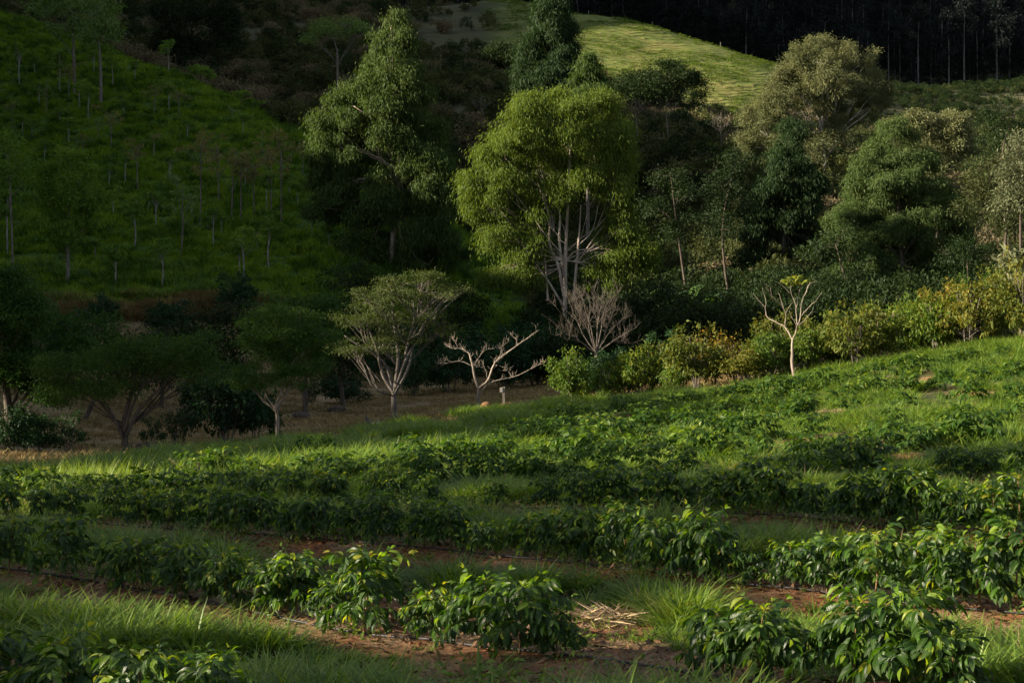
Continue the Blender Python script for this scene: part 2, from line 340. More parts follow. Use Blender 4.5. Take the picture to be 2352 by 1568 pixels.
M['cecropia'] = leaf_mat('pale_broad_leaf', [(0, (.07, .09, .04)), (.6, (.14, .15, .08)), (1, (.24, .23, .15))], .62, .2, (1.2, 1.2, .7), .16)
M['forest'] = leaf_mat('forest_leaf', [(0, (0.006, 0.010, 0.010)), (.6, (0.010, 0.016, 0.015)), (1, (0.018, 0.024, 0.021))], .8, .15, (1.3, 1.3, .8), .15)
M['bark_pale'] = bark_mat('bark_pale', (.13, .105, .085), (.31, .255, .205), 4, .85, .2)
M['bark_grey'] = bark_mat('bark_grey', (.06, .05, .042), (.14, .12, .10), 3)
M['bark_euc'] = bark_mat('bark_eucalyptus', (.15, .11, .085), (.40, .33, .27), 1.2, .75, .12, .3, (.5, .43, .36))
M['bark_dark'] = bark_mat('bark_dark', (.035, .026, .02), (.085, .065, .05), 3)
M['bark_white'] = bark_mat('bark_white', (.22, .20, .17), (.42, .39, .34), 2)
M['bark_dead'] = bark_mat('bark_dead', (.045, .038, .03), (.12, .10, .08), 4)
M['bark_sap'] = bark_mat('bark_sapling', (.12, .112, .10), (.24, .225, .20), 2)
M['stem'] = bark_mat('coffee_stem', (.09, .05, .025), (.20, .12, .06), 30, .8, .3)
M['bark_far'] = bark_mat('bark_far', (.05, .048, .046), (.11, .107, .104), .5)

def ground_mat():
    m, t, nd, ln = newmat('ground')
    tc = nd.new('ShaderNodeTexCoord')
    def noise(s, d=6, r=.6):
        q = nd.new('ShaderNodeTexNoise'); q.inputs['Scale'].default_value = s; q.inputs['Detail'].default_value = d; q.inputs['Roughness'].default_value = r
        ln.new(tc.outputs['Object'], q.inputs[0]); return q
    def attr(n_): a = nd.new('ShaderNodeAttribute'); a.attribute_name = n_; return a.outputs['Fac']
    def mixc(f, a, b): 
        q = nd.new('ShaderNodeMixRGB'); ln.new(f, q.inputs[0]); ln.new(a, q.inputs[1]); ln.new(b, q.inputs[2]); return q.outputs[0]
    n1, n2, n3, n4 = noise(1.3), noise(14, 8, .7), noise(70, 4, .7), noise(.09, 8, .65)
    soil = ramp(nd, [(.3, (.17, .062, .026)), (.5, (.30, .125, .055)), (.68, (.40, .20, .10))]); ln.new(n2.outputs[0], soil.inputs[0])
    litter = ramp(nd, [(.38, (.17, .08, .04)), (.5, (.30, .19, .11)), (.62, (.46, .34, .22))]); ln.new(n3.outputs[0], litter.inputs[0])
    lf = ramp(nd, [(.46, (0, 0, 0)), (.6, (1, 1, 1))]); ln.new(n1.outputs[0], lf.inputs[0])
    soilc = mixc(lf.outputs[0], soil.outputs[0], litter.outputs[0])
    under = ramp(nd, [(.35, (.035, .055, .016)), (.6, (.085, .085, .032)), (.75, (.16, .12, .06))]); ln.new(n2.outputs[0], under.inputs[0])
    brown = ramp(nd, [(.35, (.15, .105, .05)), (.5, (.25, .18, .09)), (.65, (.34, .26, .14))]); ln.new(n2.outputs[0], brown.inputs[0])
    hill = ramp(nd, [(.35, (.035, .07, .010)), (.6, (.06, .12, .014)), (.75, (.075, .12, .02))]); ln.new(n1.outputs[0], hill.inputs[0])
    past = ramp(nd, [(.35, (.065, .10, .02)), (.52, (.12, .155, .03)), (.68, (.21, .19, .06))]); ln.new(n4.outputs[0], past.inputs[0])
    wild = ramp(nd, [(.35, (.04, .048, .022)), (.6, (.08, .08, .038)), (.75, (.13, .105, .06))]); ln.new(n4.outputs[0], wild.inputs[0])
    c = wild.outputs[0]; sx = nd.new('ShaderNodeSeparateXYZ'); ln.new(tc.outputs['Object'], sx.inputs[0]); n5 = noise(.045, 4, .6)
    ad = nd.new('ShaderNodeMath'); ad.operation = 'MULTIPLY_ADD'; ad.inputs[1].default_value = 6; ln.new(n5.outputs[0], ad.inputs[0]); ln.new(sx.outputs[2], ad.inputs[2])
    ml = nd.new('ShaderNodeMath'); ml.operation = 'MULTIPLY'; ml.inputs[1].default_value = 7; ln.new(ad.outputs[0], ml.inputs[0])
    si = nd.new('ShaderNodeMath'); si.operation = 'SINE'; ln.new(ml.outputs[0], si.inputs[0])
    pm = nd.new('ShaderNodeMath'); pm.operation = 'MULTIPLY'; ln.new(si.outputs[0], pm.inputs[0]); ln.new(attr('past'), pm.inputs[1])
    dry = nd.new('ShaderNodeRGB'); dry.outputs[0].default_value = (.20, .15, .06, 1)
    tr_ = nd.new('ShaderNodeMapRange'); tr_.inputs['From Min'].default_value = .2; tr_.inputs['From Max'].default_value = 1; tr_.inputs['To Max'].default_value = .55; ln.new(si.outputs[0], tr_.inputs['Value'])
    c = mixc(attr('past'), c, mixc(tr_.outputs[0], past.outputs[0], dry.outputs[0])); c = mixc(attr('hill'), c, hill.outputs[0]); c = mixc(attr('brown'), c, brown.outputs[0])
    c = mixc(attr('field'), c, under.outputs[0]); c = mixc(attr('soil'), c, soilc)
    p = nd.new('ShaderNodeBsdfPrincipled'); p.inputs['Roughness'].default_value = .95; p.inputs['Specular IOR Level'].default_value = .15
    ln.new(c, p.inputs['Base Color'])
    b1 = nd.new('ShaderNodeBump'); b1.inputs['Strength'].default_value = .8; b1.inputs['Distance'].default_value = .12; ln.new(n2.outputs[0], b1.inputs['Height'])
    b2 = nd.new('ShaderNodeBump'); b2.inputs['Strength'].default_value = .7; b2.inputs['Distance'].default_value = .02; ln.new(n3.outputs[0], b2.inputs['Height']); ln.new(b1.outputs[0], b2.inputs['Normal'])
    b3 = nd.new('ShaderNodeBump'); b3.inputs['Strength'].default_value = 1; b3.inputs['Distance'].default_value = .16; ln.new(pm.outputs[0], b3.inputs['Height']); ln.new(b2.outputs[0], b3.inputs['Normal'])
    ln.new(b3.outputs[0], p.inputs['Normal'])
    o = nd.new('ShaderNodeOutputMaterial'); ln.new(p.outputs[0], o.inputs[0]); return m

# ------------------------------------------------------------------ ground sheet
def build_ground():
    def spaced(a, b, c, n_):
        t = np.linspace(-1, 1, n_); s = np.sinh(t * c) / math.sinh(c)
        return np.where(s < 0, -s * a, s * b)
    xs = spaced(-900., 900., 5.2, 420)
    ys = np.concatenate([np.linspace(-60, 4, 14), 5 + 995 * (np.exp(np.linspace(0, 1, 520) * 4.6) - 1) / (math.exp(4.6) - 1)])
    X, Y = np.meshgrid(xs, ys)
    # let the sheet fan out with distance so cells stay even in depth
    Z = gz(X, Y)
    V = np.stack([X, Y, Z], -1).reshape(-1, 3); nx = len(xs); ny = len(ys)
    i = (np.arange(ny - 1)[:, None] * nx + np.arange(nx - 1)[None]).ravel()
    Fq = np.stack([i, i + 1, i + nx + 1, i + nx], -1)
    mb = MB().add(V, Fq); me = mb.mesh('ground', ground_mat(), smooth=True)
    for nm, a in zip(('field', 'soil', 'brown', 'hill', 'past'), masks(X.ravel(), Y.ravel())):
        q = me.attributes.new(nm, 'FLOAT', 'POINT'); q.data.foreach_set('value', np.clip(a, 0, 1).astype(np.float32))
    tag(obj('ground', me), kind='structure')
build_ground()

# ------------------------------------------------------------------ scatter (uncountable growth only)
def scatter(name, label, cat, P, templates, rng, smin, smax, tilt=.12, scl=None, idx=None, group=None):
    P = np.asarray(P, np.float32); N = len(P)
    me = bpy.data.meshes.new(name); me.vertices.add(N); me.vertices.foreach_set('co', P.ravel())
    rot = np.stack([rng.normal(0, tilt, N), rng.normal(0, tilt, N), rng.random(N) * 6.283], -1).astype(np.float32)
    s = (smin + (smax - smin) * rng.random(N)) if scl is None else scl
    ii = rng.integers(0, len(templates), N) if idx is None else idx
    a = me.attributes.new('rot', 'FLOAT_VECTOR', 'POINT'); a.data.foreach_set('vector', rot.ravel())
    a = me.attributes.new('scl', 'FLOAT', 'POINT'); a.data.foreach_set('value', np.asarray(s, np.float32))
    a = me.attributes.new('idx', 'INT', 'POINT'); a.data.foreach_set('value', np.asarray(ii, np.int32))
    o = obj(name, me); tag(o, label, cat, group, 'stuff')
    tcol = bpy.data.collections.new(name + '_kinds')
    for k, tm in enumerate(templates):
        to = bpy.data.objects.new('%s_kind_%02d' % (name, k), tm); tcol.objects.link(to)
    g = bpy.data.node_groups.new(name, 'GeometryNodeTree')
    g.interface.new_socket('Geometry', in_out='INPUT', socket_type='NodeSocketGeometry')
    g.interface.new_socket('Geometry', in_out='OUTPUT', socket_type='NodeSocketGeometry')
    nd, ln = g.nodes, g.links
    gi, go = nd.new('NodeGroupInput'), nd.new('NodeGroupOutput')
    ci = nd.new('GeometryNodeCollectionInfo'); ci.inputs['Collection'].default_value = tcol
    ci.inputs['Separate Children'].default_value = True; ci.inputs['Reset Children'].default_value = True
    ip = nd.new('GeometryNodeInstanceOnPoints'); ip.inputs['Pick Instance'].default_value = True
    def na(n_, ty):
        q = nd.new('GeometryNodeInputNamedAttribute'); q.data_type = ty; q.inputs['Name'].default_value = n_
        return [s_ for s_ in q.outputs if s_.enabled and s_.name == 'Attribute'][0]
    ln.new(gi.outputs[0], ip.inputs['Points']); ln.new(ci.outputs[0], ip.inputs['Instance'])
    ln.new(na('idx', 'INT'), ip.inputs['Instance Index']); ln.new(na('rot', 'FLOAT_VECTOR'), ip.inputs['Rotation']); ln.new(na('scl', 'FLOAT'), ip.inputs['Scale'])
    ln.new(ip.outputs[0], go.inputs[0])
    md = o.modifiers.new('scatter', 'NODES'); md.node_group = g
    return o
def clump(seed, n_, h, spread, wd, bend, mat, seg=3, lo=.45, rad=.1, rr=(0, 1), flat=0):
    rng = np.random.default_rng(seed); mb = MB()
    a = rng.random(n_) * 6.283; r0 = rad * np.sqrt(rng.random(n_)); b = np.stack([np.cos(a) * r0, np.sin(a) * r0, np.full(n_, -.02)], -1)
    az = a + rng.normal(0, .9, n_); out = np.stack([np.cos(az), np.sin(az), np.zeros(n_)], -1)
    H = h * (lo + (1 - lo) * rng.random(n_)); sp = spread * (.3 + rng.random(n_)); bd = bend * (.2 + rng.random(n_))
    side = np.stack([-np.sin(az), np.cos(az), np.zeros(n_)], -1); ts = np.linspace(0, 1, seg + 1)
    V = []
    for t in ts:
        c = b + H[:, None] * (out * (sp * t + bd * t * t)[:, None] + np.array([0, 0, 1]) * (t * (1 - flat) - .45 * (bd * t * t))[:, None])
        ww = wd * (1 - t ** 1.6) + wd * .06
        V += [c + side * ww, c - side * ww]
    V = np.stack(V, 1); K = V.shape[1]; fs = np.array([(2 * i, 2 * i + 1, 2 * i + 3, 2 * i + 2) for i in range(seg)])
    Fc = (fs[None] + (np.arange(n_) * K)[:, None, None]).reshape(-1, 4)
    mb.add(V.reshape(-1, 3), Fc, np.repeat(rr[0] + (rr[1] - rr[0]) * rng.random(n_), K)); return mb.mesh('clump', mat)

def rnd_view(rng, N, y0, y1, u0=-250, u1=2600, power=1.0):
    """random ground points inside the sight wedge, even per square metre if power=1 (denser near if less)"""
    t = rng.random(N); e = 1 + power; Y = (y0 ** e + t * (y1 ** e - y0 ** e)) ** (1 / e)
    u = u0 + (u1 - u0) * rng.random(N); return (u - CX) / F * Y, Y

rng = np.random.default_rng(7)
# --- field grass
GT = [clump(100 + i, 36, .42, .5, .0115, 1.0, M['grass'], 4, rad=.11) for i in range(4)] + \
     [clump(115 + i, 20, .36, .7, .013, 1.1, M['grass'], 4, rad=.10, rr=(.3, 1)) for i in range(2)] + [clump(118, 16, .42, .5, .006, .7, M['straw'], 3, rad=.12)] + \
     [clump(110 + i, 30, .22, .7, .0065, .8, M['grass'], 3, rad=.15) for i in range(2)]
x, y = rnd_view(rng, 108000, 7, 30, u0=-1100, u1=4000, power=.6)
f, so_, br, hi, pa = masks(x, y); g = fbm(x, y, 1.6, 21); rd = rowdist(x, y)
pr = f * (1 - .97 * so_) * sst(.30, .62, g + .25 * sst(.5, 1.6, rd)); k = rng.random(len(x)) < pr * (.12 + .6 * sst(.42, .62, fbm(x, y, .9, 41)))
tall = sst(.42, .68, fbm(x, y, .9, 41))
scatter('grass', 'bright green grass tufts growing between the nearer coffee rows', 'grass', np.stack([x, y, gz(x, y)], -1)[k], GT, rng, .5, 1.1, idx=rng.choice(9, len(x), p=[.14, .14, .14, .14, .13, .13, .04, .07, .07])[k], scl=((.30 + .5 * tall + .25 * rng.random(len(x))) * (.6 + .5 * sst(.3, 1.4, rd)))[k])
GF = [clump(120 + i, 34, .40, .55, .013, .9, M['grass'], 2, rad=.20) for i in range(4)]
x, y = rnd_view(rng, 78000, 29, 76, u0=-700, u1=3500, power=.75)
f, so_, br, hi, pa = masks(x, y); g = fbm(x, y, 2.2, 22)
k = rng.random(len(x)) < f * (1 - .85 * so_) * sst(.25, .6, g) * (.2 + .8 * sst(.4, .6, fbm(x, y, 1.6, 42)))
tall = sst(.4, .68, fbm(x, y, 1.6, 42))
scatter('grass', 'lit green grass covering the far part of the coffee field', 'grass', np.stack([x, y, gz(x, y)], -1)[k], GF, rng, .6, 1.2, scl=(.38 + .8 * tall + .3 * rng.random(len(x)))[k])
# --- dry straw lying on bare soil
ST = [clump(130 + i, 26, .20, 1.3, .0022, .3, M['straw'], 2, rad=.16, flat=.93) for i in range(3)]
x, y = rnd_view(rng, 16000, 9, 26, power=.6); f, so_, br, hi, pa = masks(x, y)
k = rng.random(len(x)) < (.25 * f + .75 * so_) * sst(.35, .65, fbm(x, y, 1.5, 51))
scatter('straw', 'dry pale straw and twigs lying on the red soil', 'straw', np.stack([x, y, gz(x, y) + .012], -1)[k], ST, rng, .6, 1.3, tilt=.08)
DL = []
for i in range(3):
    r_ = np.random.default_rng(136 + i); mb_ = MB(); P_ = np.concatenate([r_.normal(0, .22, (9, 2)), .012 + .012 * r_.random((9, 1))], 1); D_ = np.concatenate([r_.normal(0, 1, (9, 2)), r_.normal(0, .15, (9, 1))], 1)
    leaves(mb_, fold_leaf(.2, -.12), P_, D_, .07 + .06 * r_.random(9), r_, .4); DL.append(mb_.mesh('dead_leaf', M['dead_leaf']))
x, y = rnd_view(rng, 5000, 9, 26, power=.6); f, so_, br, hi, pa = masks(x, y); k = rng.random(len(x)) < (.12 * f + .6 * so_)
scatter('leaf_litter', 'fallen brown coffee leaves lying on the soil', 'leaf litter', np.stack([x, y, gz(x, y)], -1)[k], DL, rng, .6, 1.2, tilt=.05)
# --- soil clods
def clod(seed):
    r_ = np.random.default_rng(seed); th, ph = np.meshgrid(np.linspace(0, 6.283, 7)[:-1], np.linspace(.2, 2.94, 4))
    d = np.stack([np.sin(ph) * np.cos(th), np.sin(ph) * np.sin(th), np.cos(ph) * .7], -1) * (.7 + .5 * r_.random(th.shape))[..., None]
    i = np.arange(3)[:, None] * 6; j = np.arange(6)[None]; kk = (j + 1) % 6
    Fc = np.stack([i + j, i + 6 + j, i + 6 + kk, i + kk], -1).reshape(-1, 4)
    return MB().add(d.reshape(-1, 3) * .022, [Fc, np.arange(6)[None], np.arange(18, 24)[None, ::-1]]).mesh('clod', M['clod'])
M['clod'] = bark_mat('soil_clod', (.13, .055, .027), (.25, .12, .06), 25, .95, 1)
x, y = rnd_view(rng, 12000, 9, 24, power=.5); f, so_, br, hi, pa = masks(x, y); k = rng.random(len(x)) < so_ * .9
scatter('soil_clods', 'small crumbs and clods of red soil along the rows', 'soil', np.stack([x, y, gz(x, y) + .003], -1)[k], [clod(i) for i in range(3)], rng, .12, .75)
# --- tall pale weeds in the lit strip on the left
x, y = rnd_view(rng, 2600, 25, 34, u0=60, u1=900); f, so_, br, hi, pa = masks(x, y); k = rng.random(len(x)) < sst(.4, .6, fbm(x, y, 1.5, 65)) * .7
scatter('tall_weeds', 'tall pale feathery weeds in the lit strip on the left of the field', 'weeds', np.stack([x, y, gz(x, y)], -1)[k], [clump(145 + i, 14, .62, .22, .006, .3, M['grass'], 4, rad=.12, rr=(.6, 1)) for i in range(2)], rng, .5, 1.15)
# --- low weeds with small leaves
def herb(seed, mat, n_=40, h=.22, r=.16, ls=.05):
    r_ = np.random.default_rng(seed); mb = MB(); a = r_.random(n_) * 6.283; q = r * np.sqrt(r_.random(n_))
    P = np.stack([np.cos(a) * q, np.sin(a) * q, h * r_.random(n_) * (1 - (q / r) ** 2 * .6)], -1)
    D = np.stack([np.cos(a), np.sin(a), r_.normal(.1, .5, n_)], -1) + r_.normal(0, .4, (n_, 3))
    leaves(mb, FL, P, D, ls * (.6 + .7 * r_.random(n_)), r_, .5); return mb.mesh('herb', mat)
HB = [herb(140 + i, M['grass']) for i in range(3)]
x, y = rnd_view(rng, 9000, 9, 40, power=.6); f, so_, br, hi, pa = masks(x, y); k = rng.random(len(x)) < (f * sst(.45, .7, fbm(x, y, 2, 61)) * .8 + so_ * .1)
scatter('weeds', 'small leafy weeds sprouting among the grass', 'weeds', np.stack([x, y, gz(x, y)], -1)[k], HB, rng, .5, 1.4)
# --- dry brown grass on the valley floor and bank
GB = [clump(150 + i, 30, .17, .7, .010, .9, M['straw_dark'], 2, rad=.28) for i in range(3)]
x, y = rnd_view(rng, 26000, 40, 122, u0=-200, u1=1700, power=.9); f, so_, br, hi, pa = masks(x, y); k = rng.random(len(x)) < np.maximum(br, (f * sst(38, 50, y) * .15)) * sst(.25, .5, fbm(x, y, 3, 71))
scatter('dry_grass', 'dry brown grass on the shaded valley floor', 'grass', np.stack([x, y, gz(x, y)], -1)[k], GB, rng, .6, 1.6)
x, y = rnd_view(rng, 2600, 116, 123, u0=60, u1=1300); k = (fbm(x, y, 4, 72) > .35)
scatter('dry_grass', 'long straw coloured grass hanging over the low bank', 'grass', np.stack([x, y, gz(x, y)], -1)[k], [clump(155, 60, .8, .6, .016, 1.3, M['straw_dark'], 3, rad=.4)], rng, .7, 1.4)
# --- hillside grass
M['grass_hill_dark'] = leaf_mat('grass_tussock_dark', [(0, (0.026, 0.066, 0.008)), (.6, (0.050, 0.113, 0.012)), (1, (0.101, 0.171, 0.017))], .7, .25, (1.4, 1.4, .5), .2)
GH = [clump(160 + i, 60, .75, .4, .022, .6, M['grass_hill'], 3, rad=.42) for i in range(3)] + [clump(164 + i, 70, 1.15, .5, .028, .8, M['grass_hill_dark'], 3, rad=.4) for i in range(2)]
x, y = rnd_view(rng, 48000, 118, 275, u0=-600, u1=1320, power=.7); f, so_, br, hi, pa = masks(x, y); k = rng.random(len(x)) < hi * (.3 + .7 * sst(.3, .5, fbm(x, y, 3, 81)))
scatter('hillside_grass', 'lush green grass covering the shaded hillside', 'grass', np.stack([x, y, gz(x, y)], -1)[k], GH, rng, .5, 1.5, scl=(.35 + 1.0 * rng.random(len(x)) ** 1.6)[k], idx=np.where(rng.random(len(x)) < .12 + .35 * sst(.5, .65, fbm(x, y, 2.5, 82)), 3 + rng.integers(0, 2, len(x)), rng.integers(0, 3, len(x)))[k])
# --- pasture
GP = [clump(170 + i, 26, .5, .6, .05, .6, M['grass_pasture'], 2, rad=.8) for i in range(3)]
x, y = rnd_view(rng, 32000, 298, 460, u0=820, u1=2500); f, so_, br, hi, pa = masks(x, y); k = rng.random(len(x)) < pa * sst(.3, .6, fbm(x, y, 8, 91)) * .9
scatter('pasture_grass', 'short yellow green grass on the sunlit pasture ridge', 'grass', np.stack([x, y, gz(x, y)], -1)[k], GP, rng, .4, 1.1)

# ------------------------------------------------------------------ crowns
def crown(mb, lobes, rng, ncl, lpc, cr, ll, T=QL, droop=.6, zmin=-.55, inner=.5, core=.62, out=.6, jitz=.7, rnd_top=.25, sub=9):
    """lobes: (cx,cy,cz,rx,ry,rz). Clumps on lobe shells, leaves in clumps; returns clump centres per lobe"""
    L = np.array(lobes, float); area = L[:, 3] * L[:, 5]; area = area / area.sum(); cents = []
    zlo = (L[:, 2] - L[:, 5]).min(); zhi = (L[:, 2] + L[:, 5]).max()
    for q, l in enumerate(L):
        m = max(4, int(ncl * area[q] * 1.35)); d = norm(rng.normal(0, 1, (m * 2, 3)))
        d = d[d[:, 2] > zmin][:m]; rr = inner + (1 - inner) * rng.random(len(d)) ** .5
        rr *= 1 + .12 * np.sin(d[:, 0] * 7 + q) * np.cos(d[:, 2] * 6 + q * 2)
        C = l[:3] + d * rr[:, None] * l[3:6]
        if sub:
            ns = sub; sd = norm(rng.normal(0, 1, (ns * 3, 3))); sd = sd[sd[:, 2] > zmin - .1][:ns]; sr = (.30 + .22 * rng.random(len(sd)))
            pk = rng.integers(0, len(sd), len(d)); d2 = norm(rng.normal(0, 1, d.shape) + sd[pk] * .5)
            off = sd[pk] * (.96 - sr[pk] * .5)[:, None] + d2 * (sr[pk] * (.55 + .45 * rng.random(len(d))))[:, None]
            C = l[:3] + off * l[3:6]; d = norm(off * .5 + d2)
        keep = np.ones(len(C), bool)
        for p, o in enumerate(L):
            if p != q: keep &= (((C - o[:3]) / (o[3:6] * core)) ** 2).sum(1) > 1
        C = C[keep]; d = d[keep]; cents.append(C)
        if not len(C): continue
        sz = cr * (.6 + .8 * rng.random(len(C))); tint = rng.random(len(C))
        nn_ = lpc; P = np.repeat(C, nn_, 0) + rng.normal(0, 1, (len(C) * nn_, 3)) * np.repeat(sz, nn_)[:, None] * np.array([.5, .5, .5 * jitz])
        dd = np.repeat(d, nn_, 0) * out + rng.normal(0, .55, (len(P), 3)); dd[:, 2] -= droop
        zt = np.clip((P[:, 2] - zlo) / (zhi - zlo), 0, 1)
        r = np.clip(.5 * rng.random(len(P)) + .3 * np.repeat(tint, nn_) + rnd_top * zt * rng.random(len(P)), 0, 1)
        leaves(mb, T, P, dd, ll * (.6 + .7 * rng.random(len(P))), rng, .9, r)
    return cents

def tree(name, label, cat, dx, Y, trunk, lobes, leafm, barkm, ncl=260, lpc=60, cr=.9, ll=.32, r0=.25, T=QL, group=None, seed=1, droop=.6, nb=10,
         depth=.9, out=.6, forks=None, zmin=-.55, inner=.5, jitz=.7, core=.62, twigr=.02, extra=None, rnd_top=.25):
    """trunk: picture points from the foot up; lobes: (px,py,rx,ry[,dY]) picture units at distance Y"""
    rng = np.random.default_rng(seed); b = ground(dx, Y); k = Y / F
    def loc(px, py, dY=0): return at(px, py, Y) + np.array([0, dY, 0]) - b
    L = [(*loc(l[0], l[1], l[4] if len(l) > 4 else rng.normal(0, .15) * l[2] * k), l[2] * k, max(l[2] * k * depth, .3), l[3] * k) for l in lobes]
    root = thing(name, label, cat, b, group); tb = MB(); cb = MB()
    TP = np.array([[0, 0, -.3]] + [loc(*p) for p in trunk]); TP[1:, 1] += rng.normal(0, .1, len(TP) - 1)
    Q = curve(TP, 4, .0); n_ = len(Q); rad = r0 * (1 - .72 * np.linspace(0, 1, n_)) ; rad[0] *= 1.35
    tube(tb, Q, rad, 8)
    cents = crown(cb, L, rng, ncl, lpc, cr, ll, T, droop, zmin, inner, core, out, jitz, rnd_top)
    for l, C in zip(L, cents):
        l = np.array(l); c = l[:3] - np.array([0, 0, l[5] * .25])
        cand = np.arange(int(n_ * (.48 if name == 'eucalyptus_tree' else .3)), n_); hz_ = np.linalg.norm(Q[cand][:, :2] - c[:2], axis=1); j = cand[np.argmin(np.abs((c[2] - Q[cand][:, 2]) - 1.15 * hz_) + .15 * hz_)]
        B = branch(tb, Q[j], c, rad[j] * .36, r0 * .10, rng, .2, 7, 6)
        if len(C):
            for e in C[rng.permutation(len(C))[:nb]]:
                s = B[rng.integers(1, 7)]; branch(tb, s, e, r0 * .11, twigr * .4, rng, .1, 5, 4, .06)
    for p in (extra or []):
        E = np.array([loc(*q) for q in p[0]]); E = curve(E, 4); tube(tb, E, np.linspace(p[1], p[1] * .3, len(E)), 5)
    obj('trunk', tb.mesh('trunk', barkm, True), root); obj('crown', cb.mesh('crown', leafm), root)
    return root

# ------------------------------------------------------------------ eucalypts and other tall trees
EG = 'tall eucalyptus trees rising from the valley'
tree('eucalyptus_tree', 'tall double crowned eucalyptus, left of the two biggest, lit on its left', 'tree', 895, 146,
 [(893,640),(905,520),(918,400),(915,300),(905,180),(900,90)],
 [(902,62,24,38),(903,105,42,45),(898,150,58,50),(905,200,68,55),(900,250,66,45),(950,235,45,60),(815,235,60,45),(785,300,65,60),(770,350,55,50),(800,400,60,50),(870,340,80,70),(975,330,70,80),(1010,430,60,75),(950,430,70,70),(750,470,50,35),(860,470,70,60),(1040,550,45,45),(930,540,75,50),(840,560,55,40),(985,600,60,35),(900,410,60,50),(800,480,55,40),(900,570,60,40),(760,420,45,40),(1000,500,55,50)],
 M['euc_a'], M['bark_euc'], 2000, 92, .72, .36, .30, T=EL, group=EG, seed=3, droop=1.3, nb=4)
tree('eucalyptus_tree', 'narrow eucalyptus top behind the broad central tree, cut by the photo top edge', 'tree', 1268, 190,
 [(1268,400),(1268,250),(1266,120),(1266,30)],
 [(1266,20,30,45),(1265,65,46,50),(1262,120,56,55),(1258,170,64,50),(1295,200,50,50),(1235,200,46,45),(1270,260,66,55),(1265,340,60,55)],
 M['euc_d'], M['bark_grey'], 1100, 92, .8, .46, .30, T=EL, core=.3, group=EG, seed=4, droop=1.3, nb=3)
tree('eucalyptus_tree', 'small pointed eucalyptus top behind the central tree, right of the narrow one', 'tree', 1350, 180,
 [(1350,400),(1350,280),(1350,160)], [(1350,150,20,25),(1350,190,38,35),(1355,240,45,50),(1350,300,45,50),(1350,360,40,50)],
 M['euc_a'], M['bark_grey'], 420, 92, .75, .44, .22, T=EL, group=EG, seed=5, droop=1.3, nb=3)
tree('eucalyptus_tree', 'broad golden green central eucalyptus with several pale stems showing low down', 'tree', 1296, 120,
 [(1297,780),(1298,640),(1300,560),(1305,450),(1310,330)],
 [(1280,255,95,45),(1350,265,85,55),(1210,300,75,60),(1290,310,90,70),(1390,330,60,75),(1160,350,60,50),(1230,380,75,60),(1330,390,90,60),(1120,415,55,55),(1160,470,60,50),(1420,420,50,80),(1245,470,60,50),(1150,540,45,45),(1205,560,50,45),(1440,520,40,80),(1400,570,45,45),(1150,620,40,40),(1440,610,40,55),(1210,640,35,35),(1110,470,40,45),(1170,440,60,50),(1470,580,35,50),(1180,590,45,45),(1380,640,40,35)],
 M['euc_b'], M['bark_euc'], 1450, 84, .7, .29, .20, T=EL, group=EG, seed=6, droop=1.4, nb=4, core=.7,
 extra=[([(1296,680),(1282,610),(1262,560),(1262,500),(1235,420)],.15),([(1300,660),(1285,560),(1285,480),(1262,400)],.13),([(1318,690),(1325,600),(1330,540),(1334,470)],.13),
        ([(1292,700),(1262,650),(1235,610),(1225,570)],.10),([(1330,600),(1355,560),(1385,520)],.05),([(1332,560),(1360,530),(1375,470)],.05),([(1325,620),(1370,600),(1400,570)],.05),([(1258,690),(1252,600),(1240,520)],.09)])
tree('eucalyptus_tree', 'rounded brownish eucalyptus with white branches showing, standing highest on the right', 'tree', 1892, 205,
 [(1895,420),(1893,330),(1888,250),(1890,190)],
 [(1900,125,70,40),(1850,150,55,50),(1960,150,55,55),(1900,190,90,60),(1780,175,35,40),(1790,240,55,50),(1840,240,60,55),(1960,230,65,65),(2000,210,40,50),(1745,290,50,45),(1800,320,60,45),(1950,300,50,40),(1880,340,70,40),(1730,330,30,35)],
 M['euc_c'], M['bark_white'], 1300, 88, .72, .36, .26, T=EL, group=EG, seed=7, droop=.5, nb=5,
 extra=[([(1895,340),(1880,270),(1850,230),(1830,215)],.2),([(1900,345),(1915,270),(1925,200),(1935,160)],.18),([(1905,350),(1940,300),(1980,270),(2010,240)],.14),([(1895,330),(1900,230),(1895,170)],.2),([(1850,380),(1810,300),(1785,230),(1775,190)],.14)])
tree('eucalyptus_tree', 'slim eucalyptus with lit tip in front of the brownish rounded one', 'tree', 1800, 150,
 [(1800,640),(1800,520),(1805,400),(1812,320)],
 [(1815,315,28,35),(1812,365,42,40),(1790,405,45,40),(1840,420,50,45),(1770,450,45,40),(1820,480,60,50),(1740,520,45,50),(1790,550,55,50),(1860,530,50,60),(1750,600,45,40),(1850,620,50,45)],
 M['euc_d'], M['bark_grey'], 1000, 88, .64, .34, .22, T=EL, group=EG, seed=8, droop=1.3, nb=4)
tree('eucalyptus_tree', 'wide conical dense eucalyptus on the right, reaching almost to the ground', 'tree', 2075, 128,
 [(2075,700),(2070,600),(2065,480),(2055,340)],
 [(2048,300,34,30),(2062,345,62,50),(2035,395,75,55),(2115,400,70,60),(1998,455,70,60),(2080,465,80,60),(2155,475,62,65),(1975,520,66,55),(2150,540,70,65),(2060,550,85,60),(1972,590,66,55),(2080,620,95,60),(2180,620,62,65),(1965,665,62,50),(2060,690,90,50),(2150,700,75,50),(2020,505,70,50)],
 M['euc_e'], M['bark_grey'], 3000, 84, .50, .26, .26, T=EL, group=EG, seed=9, droop=1.0, nb=3)
